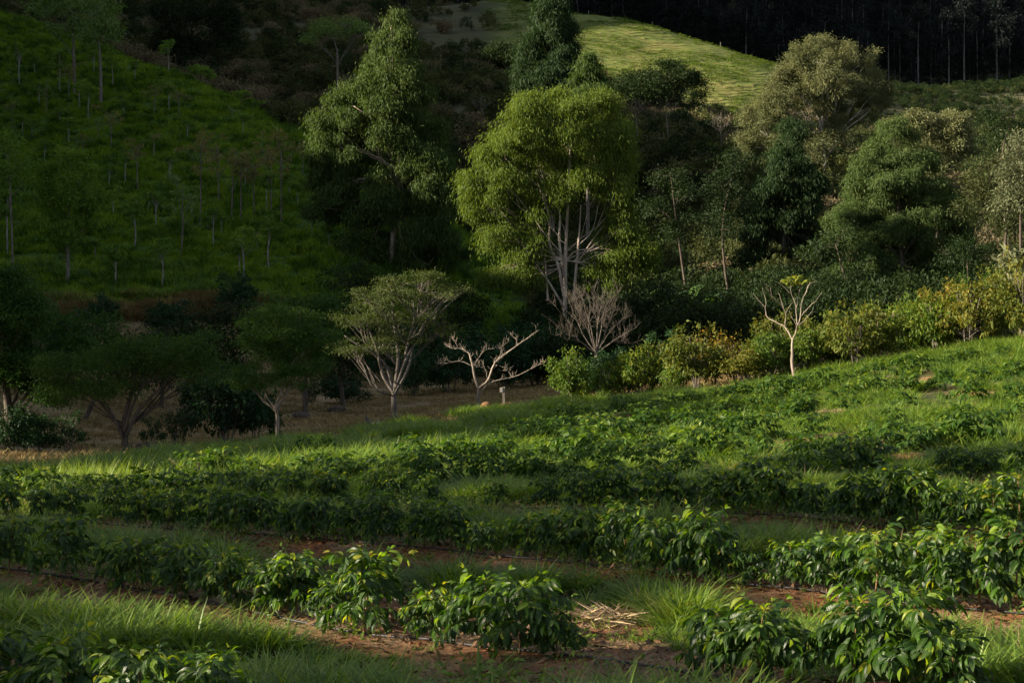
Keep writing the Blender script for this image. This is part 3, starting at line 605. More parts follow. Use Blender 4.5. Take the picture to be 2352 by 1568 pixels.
tree('eucalyptus_tree', 'brownish flat topped eucalyptus behind the conical tree on the right', 'tree', 2160, 165,
 [(2150,480),(2150,390),(2150,320)], [(2110,290,50,30),(2170,300,55,40),(2195,340,45,40),(2140,350,50,40),(2180,390,45,40)],
 M['euc_c'], M['bark_grey'], 420, 80, .65, .28, .2, group=EG, seed=10, droop=.5, nb=5)

# darker wood trees filling the right and the valley behind the hedge
WG = 'dark trees of the shaded wood'
wood = [
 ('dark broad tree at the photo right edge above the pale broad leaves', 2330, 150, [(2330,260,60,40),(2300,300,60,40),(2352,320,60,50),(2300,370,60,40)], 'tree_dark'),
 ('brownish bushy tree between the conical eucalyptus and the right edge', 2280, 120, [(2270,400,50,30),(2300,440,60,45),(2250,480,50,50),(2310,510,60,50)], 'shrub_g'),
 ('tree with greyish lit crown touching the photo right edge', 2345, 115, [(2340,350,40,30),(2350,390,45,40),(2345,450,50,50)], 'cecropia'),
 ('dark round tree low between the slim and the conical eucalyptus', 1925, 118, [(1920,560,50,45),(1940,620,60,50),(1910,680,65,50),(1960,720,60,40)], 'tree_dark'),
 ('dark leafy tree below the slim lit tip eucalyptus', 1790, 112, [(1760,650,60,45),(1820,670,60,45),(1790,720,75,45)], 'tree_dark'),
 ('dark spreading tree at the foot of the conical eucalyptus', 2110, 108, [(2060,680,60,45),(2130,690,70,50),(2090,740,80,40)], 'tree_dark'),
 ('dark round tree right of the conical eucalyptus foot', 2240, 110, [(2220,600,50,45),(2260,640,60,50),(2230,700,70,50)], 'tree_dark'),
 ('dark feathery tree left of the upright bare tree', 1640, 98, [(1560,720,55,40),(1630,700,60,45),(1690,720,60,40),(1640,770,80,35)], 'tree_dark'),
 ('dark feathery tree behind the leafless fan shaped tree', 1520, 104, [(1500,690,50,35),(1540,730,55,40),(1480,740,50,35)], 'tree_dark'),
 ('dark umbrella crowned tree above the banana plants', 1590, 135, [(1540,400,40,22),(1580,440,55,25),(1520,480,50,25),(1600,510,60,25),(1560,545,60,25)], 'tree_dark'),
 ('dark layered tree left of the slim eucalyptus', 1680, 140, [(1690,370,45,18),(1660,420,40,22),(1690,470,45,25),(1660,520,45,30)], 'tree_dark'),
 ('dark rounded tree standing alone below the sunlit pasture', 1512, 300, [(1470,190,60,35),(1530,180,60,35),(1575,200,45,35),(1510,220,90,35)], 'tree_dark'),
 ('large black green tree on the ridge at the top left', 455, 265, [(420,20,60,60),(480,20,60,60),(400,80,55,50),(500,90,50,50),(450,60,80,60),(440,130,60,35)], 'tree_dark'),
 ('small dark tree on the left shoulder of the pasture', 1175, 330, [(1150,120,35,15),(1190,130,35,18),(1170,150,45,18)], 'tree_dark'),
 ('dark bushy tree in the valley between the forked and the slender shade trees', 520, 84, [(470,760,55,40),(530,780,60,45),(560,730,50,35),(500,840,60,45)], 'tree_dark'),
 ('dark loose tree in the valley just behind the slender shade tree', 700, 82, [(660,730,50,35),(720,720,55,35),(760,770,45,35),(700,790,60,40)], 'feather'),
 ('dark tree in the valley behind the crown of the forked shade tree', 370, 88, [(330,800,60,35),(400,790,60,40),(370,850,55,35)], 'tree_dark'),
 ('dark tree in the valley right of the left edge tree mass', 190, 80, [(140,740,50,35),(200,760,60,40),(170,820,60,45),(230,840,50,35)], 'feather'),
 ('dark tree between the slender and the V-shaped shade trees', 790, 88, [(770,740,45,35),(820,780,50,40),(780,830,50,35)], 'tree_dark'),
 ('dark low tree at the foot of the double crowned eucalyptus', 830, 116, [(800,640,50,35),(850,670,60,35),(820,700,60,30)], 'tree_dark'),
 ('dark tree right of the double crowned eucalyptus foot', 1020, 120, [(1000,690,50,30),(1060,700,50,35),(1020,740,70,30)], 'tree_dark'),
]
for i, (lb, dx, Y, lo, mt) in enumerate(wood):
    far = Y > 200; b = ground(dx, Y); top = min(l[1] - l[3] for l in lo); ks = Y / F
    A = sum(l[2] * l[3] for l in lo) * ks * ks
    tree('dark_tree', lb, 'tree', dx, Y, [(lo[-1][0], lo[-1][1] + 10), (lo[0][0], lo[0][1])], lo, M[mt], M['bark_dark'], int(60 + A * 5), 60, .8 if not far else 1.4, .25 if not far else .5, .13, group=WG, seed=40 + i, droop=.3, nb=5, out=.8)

# ------------------------------------------------------------------ shade trees in the valley
SG = 'shade trees on the valley floor'
tree('shade_tree', 'leafy V-shaped shade tree in the middle with half lit feathery crown', 'tree', 905, 68,
 [(905,930),(905,900),(925,840),(940,780),(955,720)],
 [(850,690,60,28),(900,665,55,30),(960,650,50,25),(1010,670,45,20),(1050,665,28,14),(830,740,55,35),(890,730,60,35),(960,720,55,35),(810,795,45,30),(870,790,55,30),(985,640,25,15),(1010,740,35,25),(935,780,40,20)],
 M['feather_warm'], M['bark_grey'], 240, 66, .42, .12, .14, T=fold_leaf(.12, .1), group=SG, seed=60, droop=.1, nb=14, jitz=.35,
 extra=[([(903,900),(880,860),(865,800),(840,740)],.11),([(905,900),(915,820),(905,740),(900,680)],.10),([(908,890),(945,800),(1000,730),(1050,680)],.09),([(903,895),(880,830),(820,790),(790,770)],.08),([(905,905),(935,850),(950,780),(950,690)],.09)])
tree('shade_tree', 'dark forked shade tree at left with a sunlit spray at the top right', 'tree', 285, 52,
 [(285,1000),(285,960),(300,900),(310,850)],
 [(240,830,60,28),(300,810,60,25),(370,800,60,25),(430,800,50,22),(480,775,28,11),(210,880,60,40),(270,890,50,30),(130,850,45,35),(460,850,45,35),(350,850,55,25),(420,840,50,25),(160,900,50,30)],
 M['feather'], M['bark_dark'], 340, 70, .42, .11, .13, T=fold_leaf(.12, .1), group=SG, seed=61, droop=.15, nb=4, jitz=.55,
 extra=[([(290,1000),(320,940),(370,890),(400,850)],.07),([(280,1000),(262,960),(240,920),(215,890)],.06),([(285,990),(305,930),(330,880)],.07)])
tree('shade_tree', 'slender shade tree with pale lit trunk and dark green crown', 'tree', 635, 60,
 [(636,960),(635,930),(650,890),(660,840)],
 [(600,790,40,30),(650,770,50,35),(700,790,35,30),(620,830,45,30),(680,830,45,30),(640,730,45,28),(690,740,35,25),(565,870,35,28),(650,870,60,30),(600,740,35,25),(735,780,35,35),(720,850,25,25)],
 M['feather'], M['bark_pale'], 290, 70, .40, .12, .075, T=fold_leaf(.12, .1), group=SG, seed=62, droop=.15, nb=3, jitz=.4,
 extra=[([(634,940),(615,915),(605,890)],.045),([(637,935),(655,905),(672,870),(690,830)],.05)])
tree('shade_tree', 'dark leafy tree mass at the photo left edge with lit top', 'tree', 10, 56,
 [(15,960),(10,850),(20,750)],
 [(10,650,40,30),(30,700,60,35),(70,740,50,30),(0,760,60,40),(60,800,70,35),(110,840,60,30),(20,860,60,35),(90,890,60,30),(160,800,40,22)],
 M['feather'], M['bark_dark'], 380, 90, .42, .13, .2, T=fold_leaf(.16, .1), group=SG, seed=63, droop=.25, nb=5)
tree('shade_tree', 'tall dark compact tree on the left foot of the green hillside', 'tree', 155, 128,
 [(155,600),(157,500),(160,430)],
 [(165,365,35,20),(130,400,40,25),(190,410,45,30),(110,450,45,35),(160,450,60,40),(210,460,35,35),(130,510,55,35),(190,520,40,35),(150,560,30,22)],
 M['sapling'], M['bark_grey'], 380, 56, .5, .24, .12, group=None, seed=64, droop=.3, nb=4)
tree('tall_thin_tree', 'thin tall tree at the photo left edge with sparse crown', 'tree', 30, 126,
 [(30,600),(25,450),(20,380)], [(20,330,30,20),(40,380,30,20),(5,400,25,20),(60,420,25,15)],
 M['sapling'], M['bark_grey'], 60, 34, .8, .28, .12, group=None, seed=65, droop=.2, nb=5)
# tall thin pair on the upper left
tree('tall_thin_tree', 'left one of the two tall sparse trees at the top left', 'tree', 172, 222,
 [(170,130),(168,60),(165,20)], [(110,10,40,20),(165,20,35,30),(150,60,35,20),(190,70,20,25),(90,30,25,15)],
 M['sapling_pale'], M['bark_grey'], 130, 30, 1.1, .42, .24, seed=66, droop=.2, nb=6, group='pair of tall sparse trees')
tree('tall_thin_tree', 'right one of the two tall sparse trees at the top left', 'tree', 232, 216,
 [(230,150),(226,90),(224,40)], [(225,15,35,25),(240,50,30,25),(215,85,25,18),(250,80,20,15)],
 M['sapling_pale'], M['bark_grey'], 120, 30, 1.1, .42, .24, seed=67, droop=.2, nb=6, group='pair of tall sparse trees')
tree('sparse_tree', 'spreading sparse tree with bare limbs and a yellow green tuft, upper left centre', 'tree', 775, 262,
 [(775,150),(772,110),(765,85)], [(745,60,35,12),(790,55,40,12),(830,70,25,12),(712,92,20,9),(775,75,35,10)],
 M['sapling_pale'], M['bark_grey'], 110, 26, 1.0, .42, .22, seed=68, droop=.1, nb=14)
tree('broad_leaved_tree', 'tree with large pale lit leaves at the right edge above the hedge', 'tree', 2345, 74,
 [(2345,720),(2340,640)], [(2335,600,30,22),(2352,640,30,25),(2310,655,25,14),(2300,690,20,12),(2345,690,35,20)],
 M['cecropia'], M['bark_grey'], 70, 16, .4, .34, .10, T=fold_leaf(.22, .2), seed=69, droop=.2, nb=8)

# ------------------------------------------------------------------ bare trees traced as skeletons with real depth
def bare_tree(label, dx, Y, lines, barkm, seed, twigs=3, tw=.35, name='bare_tree', leafpts=None, group=None, depthf=1.0, twr=.008):
    rng = np.random.default_rng(seed); b = ground(dx, Y); root = thing(name, label, 'tree', b, group); tb = MB(); ends = []
    dyn = {}
    for pl, r0, r1 in lines:
        P = []
        key0 = (pl[0][0], pl[0][1]); d0 = dyn.get(key0, 0.0); slope = rng.normal(0, .45) * depthf if len(dyn) else 0
        acc = d0; prev = None
        for (px, py) in pl:
            if prev is not None: acc += slope * math.hypot(px - prev[0], py - prev[1]) * Y / F
            dyn.setdefault((px, py), acc); prev = (px, py)
            P.append(at(px, py, Y) + np.array([0, acc, 0]) - b)
        Q = curve(np.array(P), 4, .008, rng); R = r1 * .40 + (r0 * (.78 if r0 > .06 else .52) - r1 * .40) * (1 - np.linspace(0, 1, len(Q))) ** .8; tube(tb, Q, R, 7)
        if twigs:
            for q in range(int(twigs * len(pl))):
                j = rng.integers(len(Q) // 3, len(Q)); t = norm(Q[j] - Q[j - 1]) * .5 + rng.normal(0, .6, 3) + np.array([0, 0, .65])
                e = Q[j] + norm(t) * tw * (.4 + rng.random()); branch(tb, Q[j], e, max(R[j] * .4, twr), twr * .5, rng, .15, 5, 4)
                for _ in range(2):
                    e2 = e + rng.normal(0, .4, 3) * tw * .7 + np.array([0, 0, tw * .3]); branch(tb, Q[j] * .4 + e * .6, e2, twr * .7, twr * .4, rng, .1, 4, 3)
        ends.append(Q[-1])
    # foot into the ground
    p0 = at(*lines[0][0][0], Y) - b; tube(tb, np.array([[0, 0, -.25], [p0[0] * .6, 0, min(p0[2] * .5, .05)], p0]), [lines[0][1] * 1.5, lines[0][1] * 1.15, lines[0][1]], 7)
    obj('trunk', tb.mesh('trunk', barkm, True), root)
    if leafpts:
        cb = MB(); mt, pts_, nfr, ln_ = leafpts
        for px, py in pts_:
            c = at(px, py, Y) - b
            for q in range(nfr):
                az = rng.random() * 6.283; d = np.array([math.cos(az) * .8, math.sin(az) * .8, .9 + .4 * rng.random()]); L = ln_ * (.7 + .5 * rng.random())
                t = np.linspace(.15, 1, 13)[:, None]; R_ = c + d * L * t; R_[:, 2] -= (t[:, 0] ** 2) * L * .55
                sd = np.cross(d, [0, 0, 1]); 
                for s in (-1, 1): leaves(cb, FL, R_, np.tile(sd * s * .8 + d * .35 + np.array([0, 0, -.7]), (13, 1)), L * .42, rng, .5)
                tube(tb, R_, np.full(13, .006), 4)
        obj('leaves', cb.mesh('leaves', mt), root)
    return root
z5 = lambda L: [(a * .36 + 752.6, b * .36 + 564.5) for a, b in L]
z6 = lambda L: [(a * .36 + 1505.3, b * .36 + 611.5) for a, b in L]
bare_tree('small bare tree with pale lit spreading branches beside the wooden post', 1099, 73, [
 (z5([(963,1055),(961,980),(962,910)]), .10, .085), (z5([(962,910),(940,850),(925,770),(908,710),(895,680),(860,660),(830,655),(790,655),(745,630)]), .07, .015),
 (z5([(925,770),(875,745),(820,738),(760,750),(700,755)]), .04, .012), (z5([(962,910),(1020,860),(1045,800),(1070,740),(1130,690),(1210,630),(1280,580),(1350,530)]), .07, .014),
 (z5([(925,770),(960,720),(1000,670),(1050,655)]), .035, .012), (z5([(975,955),(1010,890),(1080,855),(1180,835),(1260,800),(1330,760),(1380,745)]), .05, .012),
 (z5([(1020,860),(1010,790),(975,770),(945,775)]), .03, .012), (z5([(1070,740),(1100,700),(1110,650),(1150,610)]), .03, .012), (z5([(1180,835),(1150,800),(1120,790)]), .02, .01),
 (z5([(830,655),(815,620),(800,600)]), .02, .01), (z5([(1210,630),(1200,590),(1170,570)]), .02, .01)], M['bark_pale'], 70, 2.4, .24, twr=.006)
bare_tree('upright bare tree with a tuft of yellow green leaves at its top, by the hedge', 1824, 62, [
 (z6([(890,715),(876,640),(872,560),(875,470)]), .095, .08), (z6([(875,470),(838,390),(790,360),(735,325),(728,265)]), .055, .022), (z6([(728,265),(690,220),(655,175)]), .02, .011),
 (z6([(838,390),(832,300),(790,240),(735,190),(715,135)]), .04, .012), (z6([(832,300),(815,240),(795,170)]), .025, .012), (z6([(875,470),(895,385),(860,330),(832,280)]), .05, .02),
 (z6([(895,385),(890,290),(880,220),(860,170),(855,120)]), .035, .012), (z6([(895,385),(915,320),(920,250),(935,190),(960,130),(970,100)]), .045, .012), (z6([(895,385),(940,340),(980,285)]), .03, .012),
 (z6([(915,320),(960,265),(1010,215),(1045,160)]), .03, .01), (z6([(890,290),(910,180),(925,120)]), .028, .011), (z6([(935,190),(970,110),(1035,95)]), .022, .01), (z6([(728,265),(735,230),(715,135)]), .022, .01),
 (z6([(832,300),(860,250),(900,220)]), .02, .01), (z6([(855,170),(820,130),(785,105)]), .018, .009), (z6([(980,285),(1020,290)]), .014, .01)], M['bark_pale'], 71, 0, .2,
 leafpts=(M['tuft'], z6([(872,120),(905,100),(940,115)]), 6, .42))
def fan(base, n_, spx, top, rng, k=2):
    L = []
    for i in range(n_):
        a = (i + .5) / n_ * 2 - 1; x1 = base[0] + spx * a * (.9 + .2 * rng.random()); y1 = top + abs(a) ** 1.7 * (base[1] - top) * .6 + rng.random() * 20
        mx = (base[0] + (x1 - base[0]) * .38 + rng.normal(0, 5), base[1] + (y1 - base[1]) * .45); m2 = (base[0] + (x1 - base[0]) * .72 + rng.normal(0, 4), base[1] + (y1 - base[1]) * .75)
        L.append(([base, mx, m2, (x1, y1)], .055, .008))
        for _ in range(k):
            s = random.Random(i * 7 + _).choice([mx, m2]); e = (x1 + rng.normal(0, 22), y1 + rng.normal(0, 18)); L.append(([s, ((s[0] + e[0]) / 2 + rng.normal(0, 4), (s[1] + e[1]) / 2 + 3), e], .025, .006))
    return L
rg = np.random.default_rng(5)
bare_tree('leafless grey fan shaped tree rising behind the hedge right of the centre', 1370, 78, [([(1370,850),(1370,812)], .16, .13)] + fan((1370, 812), 11, 92, 655, rg, 2), M['bark_dead'], 72, 3, .45, twr=.006)
for i, (dx, ty, by, Yq, lb) in enumerate([(1460,235,330,230,'left pale dead tree with curled top on the shrubby slope'),(1530,240,330,228,'middle pale dead tree with curled top on the shrubby slope'),(1655,272,360,215,'right pale leaning dead tree on the shrubby slope'),(1105,225,275,265,'small whitish dead tree on the slope left of the narrow eucalyptus')]):
    w_ = 26; lines = [([(dx + 6, by), (dx + 2, (by + ty) / 2), (dx, ty + 28)], .11, .07)]
    for q in range(5):
        a = (q - 2) / 2.; lines.append(([(dx, ty + 28), (dx + a * w_ * .6, ty + 14 + 4 * abs(a)), (dx + a * w_ * rg.uniform(.6, 1.1), ty + 12 * rg.random())], .045, .015))
    bare_tree(lb, dx + 6, Yq, lines, M['bark_grey'], 80 + i, 2, 1.0, name='dead_tree', group='pale dead trees on the shrubby slope', twr=.016)

# ------------------------------------------------------------------ saplings planted on the green hillside
def sapling_proto(seed, crownm, barkm, H=5.0, cw=1.1, sparse=False, many=1.0):
    rng = np.random.default_rng(seed); root = thing('sapling', 'young tree planted on the green hillside', 'tree', (0, 0, -500)); tb, cb = MB(), MB()
    top = np.array([rng.normal(0, .1), rng.normal(0, .1), H * .78]); Q = curve([np.array([0, 0, -.3]), np.array([rng.normal(0, .06), 0, H * .35]), top], 4)
    tube(tb, Q, np.linspace(.075, .035, len(Q)), 6)
    L = [(rng.normal(0, cw * .35), rng.normal(0, cw * .35), H * (.55 + .42 * rng.random()), cw * .45, cw * .45, cw * .3) for _ in range(6)]
    C = crown(cb, L, rng, int((34 if sparse else 60) * many), 18 if sparse else 26, .24, .2, FL, .35, -.4, .3, .3, .8, .6)
    for l, c in zip(L, C):
        B = branch(tb, Q[rng.integers(len(Q) // 2, len(Q))], l[:3], .03, .015, rng, .1, 5, 4)
        for e in c[:4]: branch(tb, B[3], e, .012, .006, rng, .1, 4, 3)
    obj('trunk', tb.mesh('trunk', barkm, True), root); obj('crown', cb.mesh('crown', crownm), root); return root
SP = {'d': [sapling_proto(200, M['sapling'], M['bark_sap']), sapling_proto(201, M['sapling'], M['bark_sap'], 4.6, 1.3), sapling_proto(202, M['sapling'], M['bark_sap'], 4.8, 1.4, many=1.0)],
      'p': [sapling_proto(203, M['sapling_pale'], M['bark_grey'], 5.5, 1.3), sapling_proto(204, M['sapling_pale'], M['bark_grey'], 5.5, 1.6, True)],
      'y': [sapling_proto(205, M['sapling_yellow'], M['bark_grey'], 6, 1.7, True), sapling_proto(206, M['sapling_yellow'], M['bark_grey'], 6.5, 1.5, True)],
      'b': [sapling_proto(207, M['sapling'], M['bark_grey'], 2.6, 1.5, many=1.2)]}
z1 = [(857,388,190,'d'),(863,575,400,'d'),(790,600,400,'y'),(573,455,250,'d'),(690,420,290,'d'),(305,490,220,'d'),(237,590,400,'p'),(200,545,400,'d'),(101,440,200,'d'),(175,390,270,'d'),(352,505,300,'y'),
 (452,610,400,'d'),(565,770,520,'y'),(785,800,660,'d'),(350,740,570,'d'),(425,830,690,'y'),(640,935,750,'d'),(705,975,660,'y'),(870,925,780,'d'),(925,1305,870,'p'),(1020,1170,690,'y'),(1118,1030,660,'y'),
 (1183,1115,720,'y'),(1228,1120,800,'y'),(1252,960,740,'d'),(1300,1110,740,'y'),(1385,1080,650,'y'),(1440,1205,680,'y'),(1362,1075,850,'d'),(1518,1070,900,'d'),(1593,1200,1050,'d'),(1240,1460,1130,'d'),
 (1222,1400,1200,'d'),(1310,1290,1150,'y'),(1372,1365,1080,'d'),(1088,1270,1040,'d'),(825,1465,1190,'d'),(688,1265,980,'d'),(592,1480,1200,'d'),(485,1320,1200,'d'),(348,1450,1180,'d'),(800,1155,970,'d'),
 (760,1090,960,'d'),(578,1110,940,'d'),(976,1100,940,'d'),(38,1310,900,'d'),(1490,650,510,'d'),(1240,690,560,'d'),(1180,620,530,'p'),(635,610,490,'d'),(913,600,430,'y'),(406,550,400,'d'),(115,690,560,'d'),
 (63,630,520,'y'),(160,720,600,'d'),(1060,455,350,'b'),(1000,430,330,'b'),(1135,485,410,'b'),(1230,545,460,'b'),(1290,570,500,'b'),(1550,890,720,'y'),(1678,1270,1120,'d'),(1610,640,560,'d'),(500,720,600,'p'),
 (620,560,470,'d'),(960,720,600,'d'),(1050,800,700,'p'),(300,640,540,'d'),(560,960,830,'d'),(1420,800,690,'d'),(230,830,700,'d'),(480,380,250,'d'),(1480,1000,880,'d'),(1130,1200,1060,'d'),(430,1200,1040,'d')]
SA = []
for i, (a, b_, t_, k_) in enumerate(z1):
    dx, dy, ty = a * .45, b_ * .45, t_ * .45
    g = hit(dx, dy, 118, 290); H = max((dy - ty) * g[1] / F, 1.4); SA.append((dx, dy, g, H, k_))
ordn = ['first','second','third','fourth','fifth','sixth','seventh','eighth','ninth','tenth','eleventh','twelfth','thirteenth','fourteenth','fifteenth','sixteenth','seventeenth','eighteenth','nineteenth','twentieth',
 'twenty-first','twenty-second','twenty-third','twenty-fourth','twenty-fifth','twenty-sixth','twenty-seventh','twenty-eighth','twenty-ninth','thirtieth','thirty-first','thirty-second','thirty-third','thirty-fourth','thirty-fifth']
SA.sort(key=lambda q: -q[1]); T_ = 8; used = set()
hh = {'d': 5.0, 'p': 5.6, 'y': 6.3, 'b': 2.7}
desc = {'d': 'dark leafed sapling', 'p': 'pale green sapling', 'y': 'thin yellowish sapling', 'b': 'bushy low sapling'}
tiers = ['lowest', 'second lowest', 'third lowest', 'fourth lowest', 'fourth highest', 'third highest', 'second highest', 'topmost']
for t in range(T_):
    grp = sorted(SA[t * len(SA) // T_:(t + 1) * len(SA) // T_], key=lambda q: q[0])
    for j, (dx, dy, g, H, k_) in enumerate(grp):
        P_ = SP[k_][(j + t) % len(SP[k_])]; s = H / hh[k_]
        lb = '%s, %s from the left in the %s rank on the green hillside' % (desc[k_], ordn[j], tiers[t])
        sx = min(max(s, .7), 1.25) ** .6
        rz = (j * 2.4 + t) % 6.28
        gp = 'saplings planted on the green hillside'
        if id(P_) not in used:
            used.add(id(P_)); P_.location = tuple(g); P_.rotation_euler = (0, 0, rz); P_.scale = (sx, sx, s); P_['label'] = lb; P_['group'] = gp
        else: dup(P_, g, rz, (sx, sx, s), lb, gp)

for P_ in sum(SP.values(), []):
    if id(P_) not in used:
        for c_ in list(P_.children): bpy.data.objects.remove(c_)
        bpy.data.objects.remove(P_)
# ------------------------------------------------------------------ young coffee plants
def coffee_meshes(seed, H, W, near=True, sparse=1.0):
    rng = np.random.default_rng(seed); sb, fb = MB(), MB()
    lean = rng.normal(0, .06, 2); zt = np.linspace(0, 1, 9)
    Q = np.stack([lean[0] * zt * H + .012 * np.sin(zt * 7), lean[1] * zt * H, -0.06 + zt * (H * .92 + .06)], -1)
    tube(sb, Q, np.linspace(.015, .005, 9), 7)
    z = .30 * H; az = rng.random() * 3; step = .036 if near else .05
    P, D, Sz, R = [], [], [], []
    while z < H * .95:
        h = z / H; prof = max(.16, 1 - abs((h - .42) / .66) ** 2.2); base = np.array([np.interp(h, zt * .92, Q[:, 0]), np.interp(h, zt * .92, Q[:, 1]), z])
        for s in (0, math.pi):
            if rng.random() < .06: continue
            a = az + s + rng.normal(0, .25); L = W * .5 * prof * (.6 + .5 * rng.random()); d = np.array([math.cos(a), math.sin(a), 0])
            nseg = max(3, int(L / .042)); t = np.linspace(0, 1, nseg + 1)
            rise = .75 * (.5 + .8 * rng.random()); sag = .95 * (.7 + .6 * rng.random())
            B = base + d * (L * t)[:, None]; B[:, 2] += L * (rise * t - sag * t * t * (1.15 - h)); B[:, 2] = np.maximum(B[:, 2], .05)
            tube(fb, B, np.linspace(.003, .0013, len(B)), 4, .3)
            for i in range(1, nseg + 1):
                if t[i] < .22 and rng.random() < .7: continue
                tip = i >= nseg - 0
                for sd in (-1, 1):
                    if rng.random() > sparse: continue
                    fw = norm(B[i] - B[i - 1]); sv = norm(np.cross(fw, [0, 0, 1])); spl = .75 + .3 * rng.random() if not tip else .35
                    dd = fw * .75 + sv * sd * spl; dd += rng.normal(0, .22, 3); dd[2] += -.35 - 1.1 * rng.random() * (1.25 - h) + (.6 if tip else 0)
                    P.append(B[i] + dd * .02); D.append(dd)
                    sz = (.115 + .05 * rng.random()) * (.62 if tip else 1); Sz.append(sz)
                    R.append((.72 + .28 * rng.random()) if (tip and h > .35) else .72 * rng.random() ** 1.2 + (.22 if h > .7 else 0))
        z += step; az += math.pi / 2 + rng.normal(0, .2)
    for q in range(6):  # crown tip leaves, fresh and upright
        a = q * 2.4; P.append(Q[-1] + np.array([0, 0, .01 * q])); D.append([math.cos(a) * .8, math.sin(a) * .8, .75]); Sz.append(.075 + .03 * rng.random()); R.append(.85 + .15 * rng.random())
    P, D, Sz, R = map(np.array, (P, D, Sz, R)); R = np.clip(R, 0, 1)
    leaves(fb, CL if near else FL, P, D, Sz * (1 if near else 1.15), rng, .5, R)
    return sb, fb
protoN = []
for i, (H, W) in enumerate([(.80, .92), (.74, 1.0), (.82, .86), (.70, .92), (.76, 1.06), (.66, .85)]):
    sb, fb = coffee_meshes(300 + i, H, W, True)
    protoN.append((sb.mesh('stem', M['stem'], True), fb.mesh('foliage', M['coffee'], True, luv=True), H))
protoF = []
for i, (H, W) in enumerate([(.66, .95), (.6, 1.0), (.7, .9), (.62, 1.05), (.55, .9)]):
    sb, fb = coffee_meshes(320 + i, H, W, False); fb.add(np.concatenate(sb.v), sb.f, np.zeros(sb.n)) if False else None
    protoF.append((fb.mesh('coffee_plant', M['coffee_far']), H))
R_ = random.Random(11)
rowlab = ['row nearest the camera', 'second row from the front', 'third row from the front', 'fourth row from the front', 'fifth row from the front', 'sixth row from the front', 'seventh row from the front', 'eighth row from the front', 'ninth row from the front', 'farthest row of the field']
def on_row(k, dx):
    a, s = ROWS[k]; u = (dx - CX) / F; Y = a / (1 + s * u); return u * Y, Y
rows_x = {
 0: [(20,1.05),(170,1.1),(330,1.1),(480,.95),(860,.72)],
 1: [(30,.95),(150,1.05),(265,.9),(345,.8),(425,1.0),(520,.9),(600,.95),(680,1.0),(745,.7),(835,1.15),(985,.72),(1095,1.08),(1195,1.12),(1275,.7),(1650,1.05),(1745,1.1),(1960,1.1),(2085,1.2),(2200,.9)],
 2: [(20,.85),(95,.9),(170,.95),(245,.85),(320,.9),(395,.85),(470,.95),(545,.9),(615,1.0),(680,.9),(740,1.05),(810,.95),(885,1.0),(960,.9),(1040,.95),(1120,.8),(1200,.95),(1275,1.0),(1350,1.0),(1430,1.05),(1510,1.1),(1590,1.15),(1665,.95),(1745,.6),(1830,.95),(1915,1.1),(2015,1.15),(2170,1.15),(2255,1.25),(2350,1.3)],
 3: [(230,.8),(290,.75),(460,.85),(610,.9),(740,.85),(860,.8),(920,.75),(1000,.7),(1340,.85),(1645,.9),(1860,.9),(40,.9),(110,.9),(165,.7),(340,.9),(400,.9),(540,.85),(680,.9),(790,.85),(1120,.6),(1250,.7),(1420,.9),(1500,1.0),(1570,.9),(1720,1.05),(1775,.95),(1960,1.0),(2040,1.15),(2120,1.15),(2190,.9),(2290,1.0),(2352,1.1)]}
rg = np.random.default_rng(33)
def fillrow(u0, u1, step, miss=.1):
    o = []; u = u0
    while u < u1:
        if rg.random() > miss: o.append((u + rg.normal(0, 4), .75 + .4 * rg.random()))
        u += step * (.8 + .5 * rg.random())
    return o
rows_x[4] = fillrow(450, 1100, 60, .03) + fillrow(1130, 1360, 62, .05) + fillrow(1400, 1720, 68, .08) + fillrow(1800, 2360, 66, .08)
rows_x[5] = [(960, 1.0), (1060, .9), (1110, .95), (1155, .9)] + fillrow(1230, 1780, 50, .08) + fillrow(1830, 2360, 55, .2)
rows_x[6] = [(700, .8), (745, .8)] + fillrow(1160, 1780, 46, .08) + fillrow(1800, 2360, 60, .5)
rows_x[7] = fillrow(1200, 1850, 42, .08) + fillrow(1850, 2360, 50, .5)
rows_x[8] = fillrow(1300, 2000, 38, .08) + fillrow(2000, 2360, 44, .25)
rows_x[9] = fillrow(1420, 2360, 36, .1)
CG = 'young coffee plants in the rows of the field'
for k in range(10):
    xs_ = sorted(rows_x[k]); cx = 0
    for j, (dx, s) in enumerate(xs_):
        X, Y = on_row(k, dx); X += R_.gauss(0, .05); Y += R_.gauss(0, .08 if k < 4 else .35); z = float(gz(np.array([X]), np.array([Y]))[0])
        lb = 'young coffee plant, %s from the left in the %s' % (ordn[j], rowlab[k])
        rz = R_.random() * 6.28
        if Y < 27.5:
            ms, mf, H = protoN[R_.randrange(len(protoN))]
            r = thing('coffee_plant', lb, 'coffee plant', (X, Y, z - .01), CG); r.rotation_euler = (R_.gauss(0, .04), R_.gauss(0, .04), rz); s *= (.74 if k in (1, 2) else .72 if k == 0 else .8); r.scale = (s, s, s * R_.uniform(.95, 1.1))
            obj('stem', ms, r); obj('foliage', mf, r)
        else:
            mf, H = protoF[R_.randrange(len(protoF))]
            r = obj('coffee_plant', mf, loc=(X, Y, z - .02)); tag(r, lb, 'coffee plant', CG); r.rotation_euler = (0, 0, rz); r.scale = (s, s, s * .95)

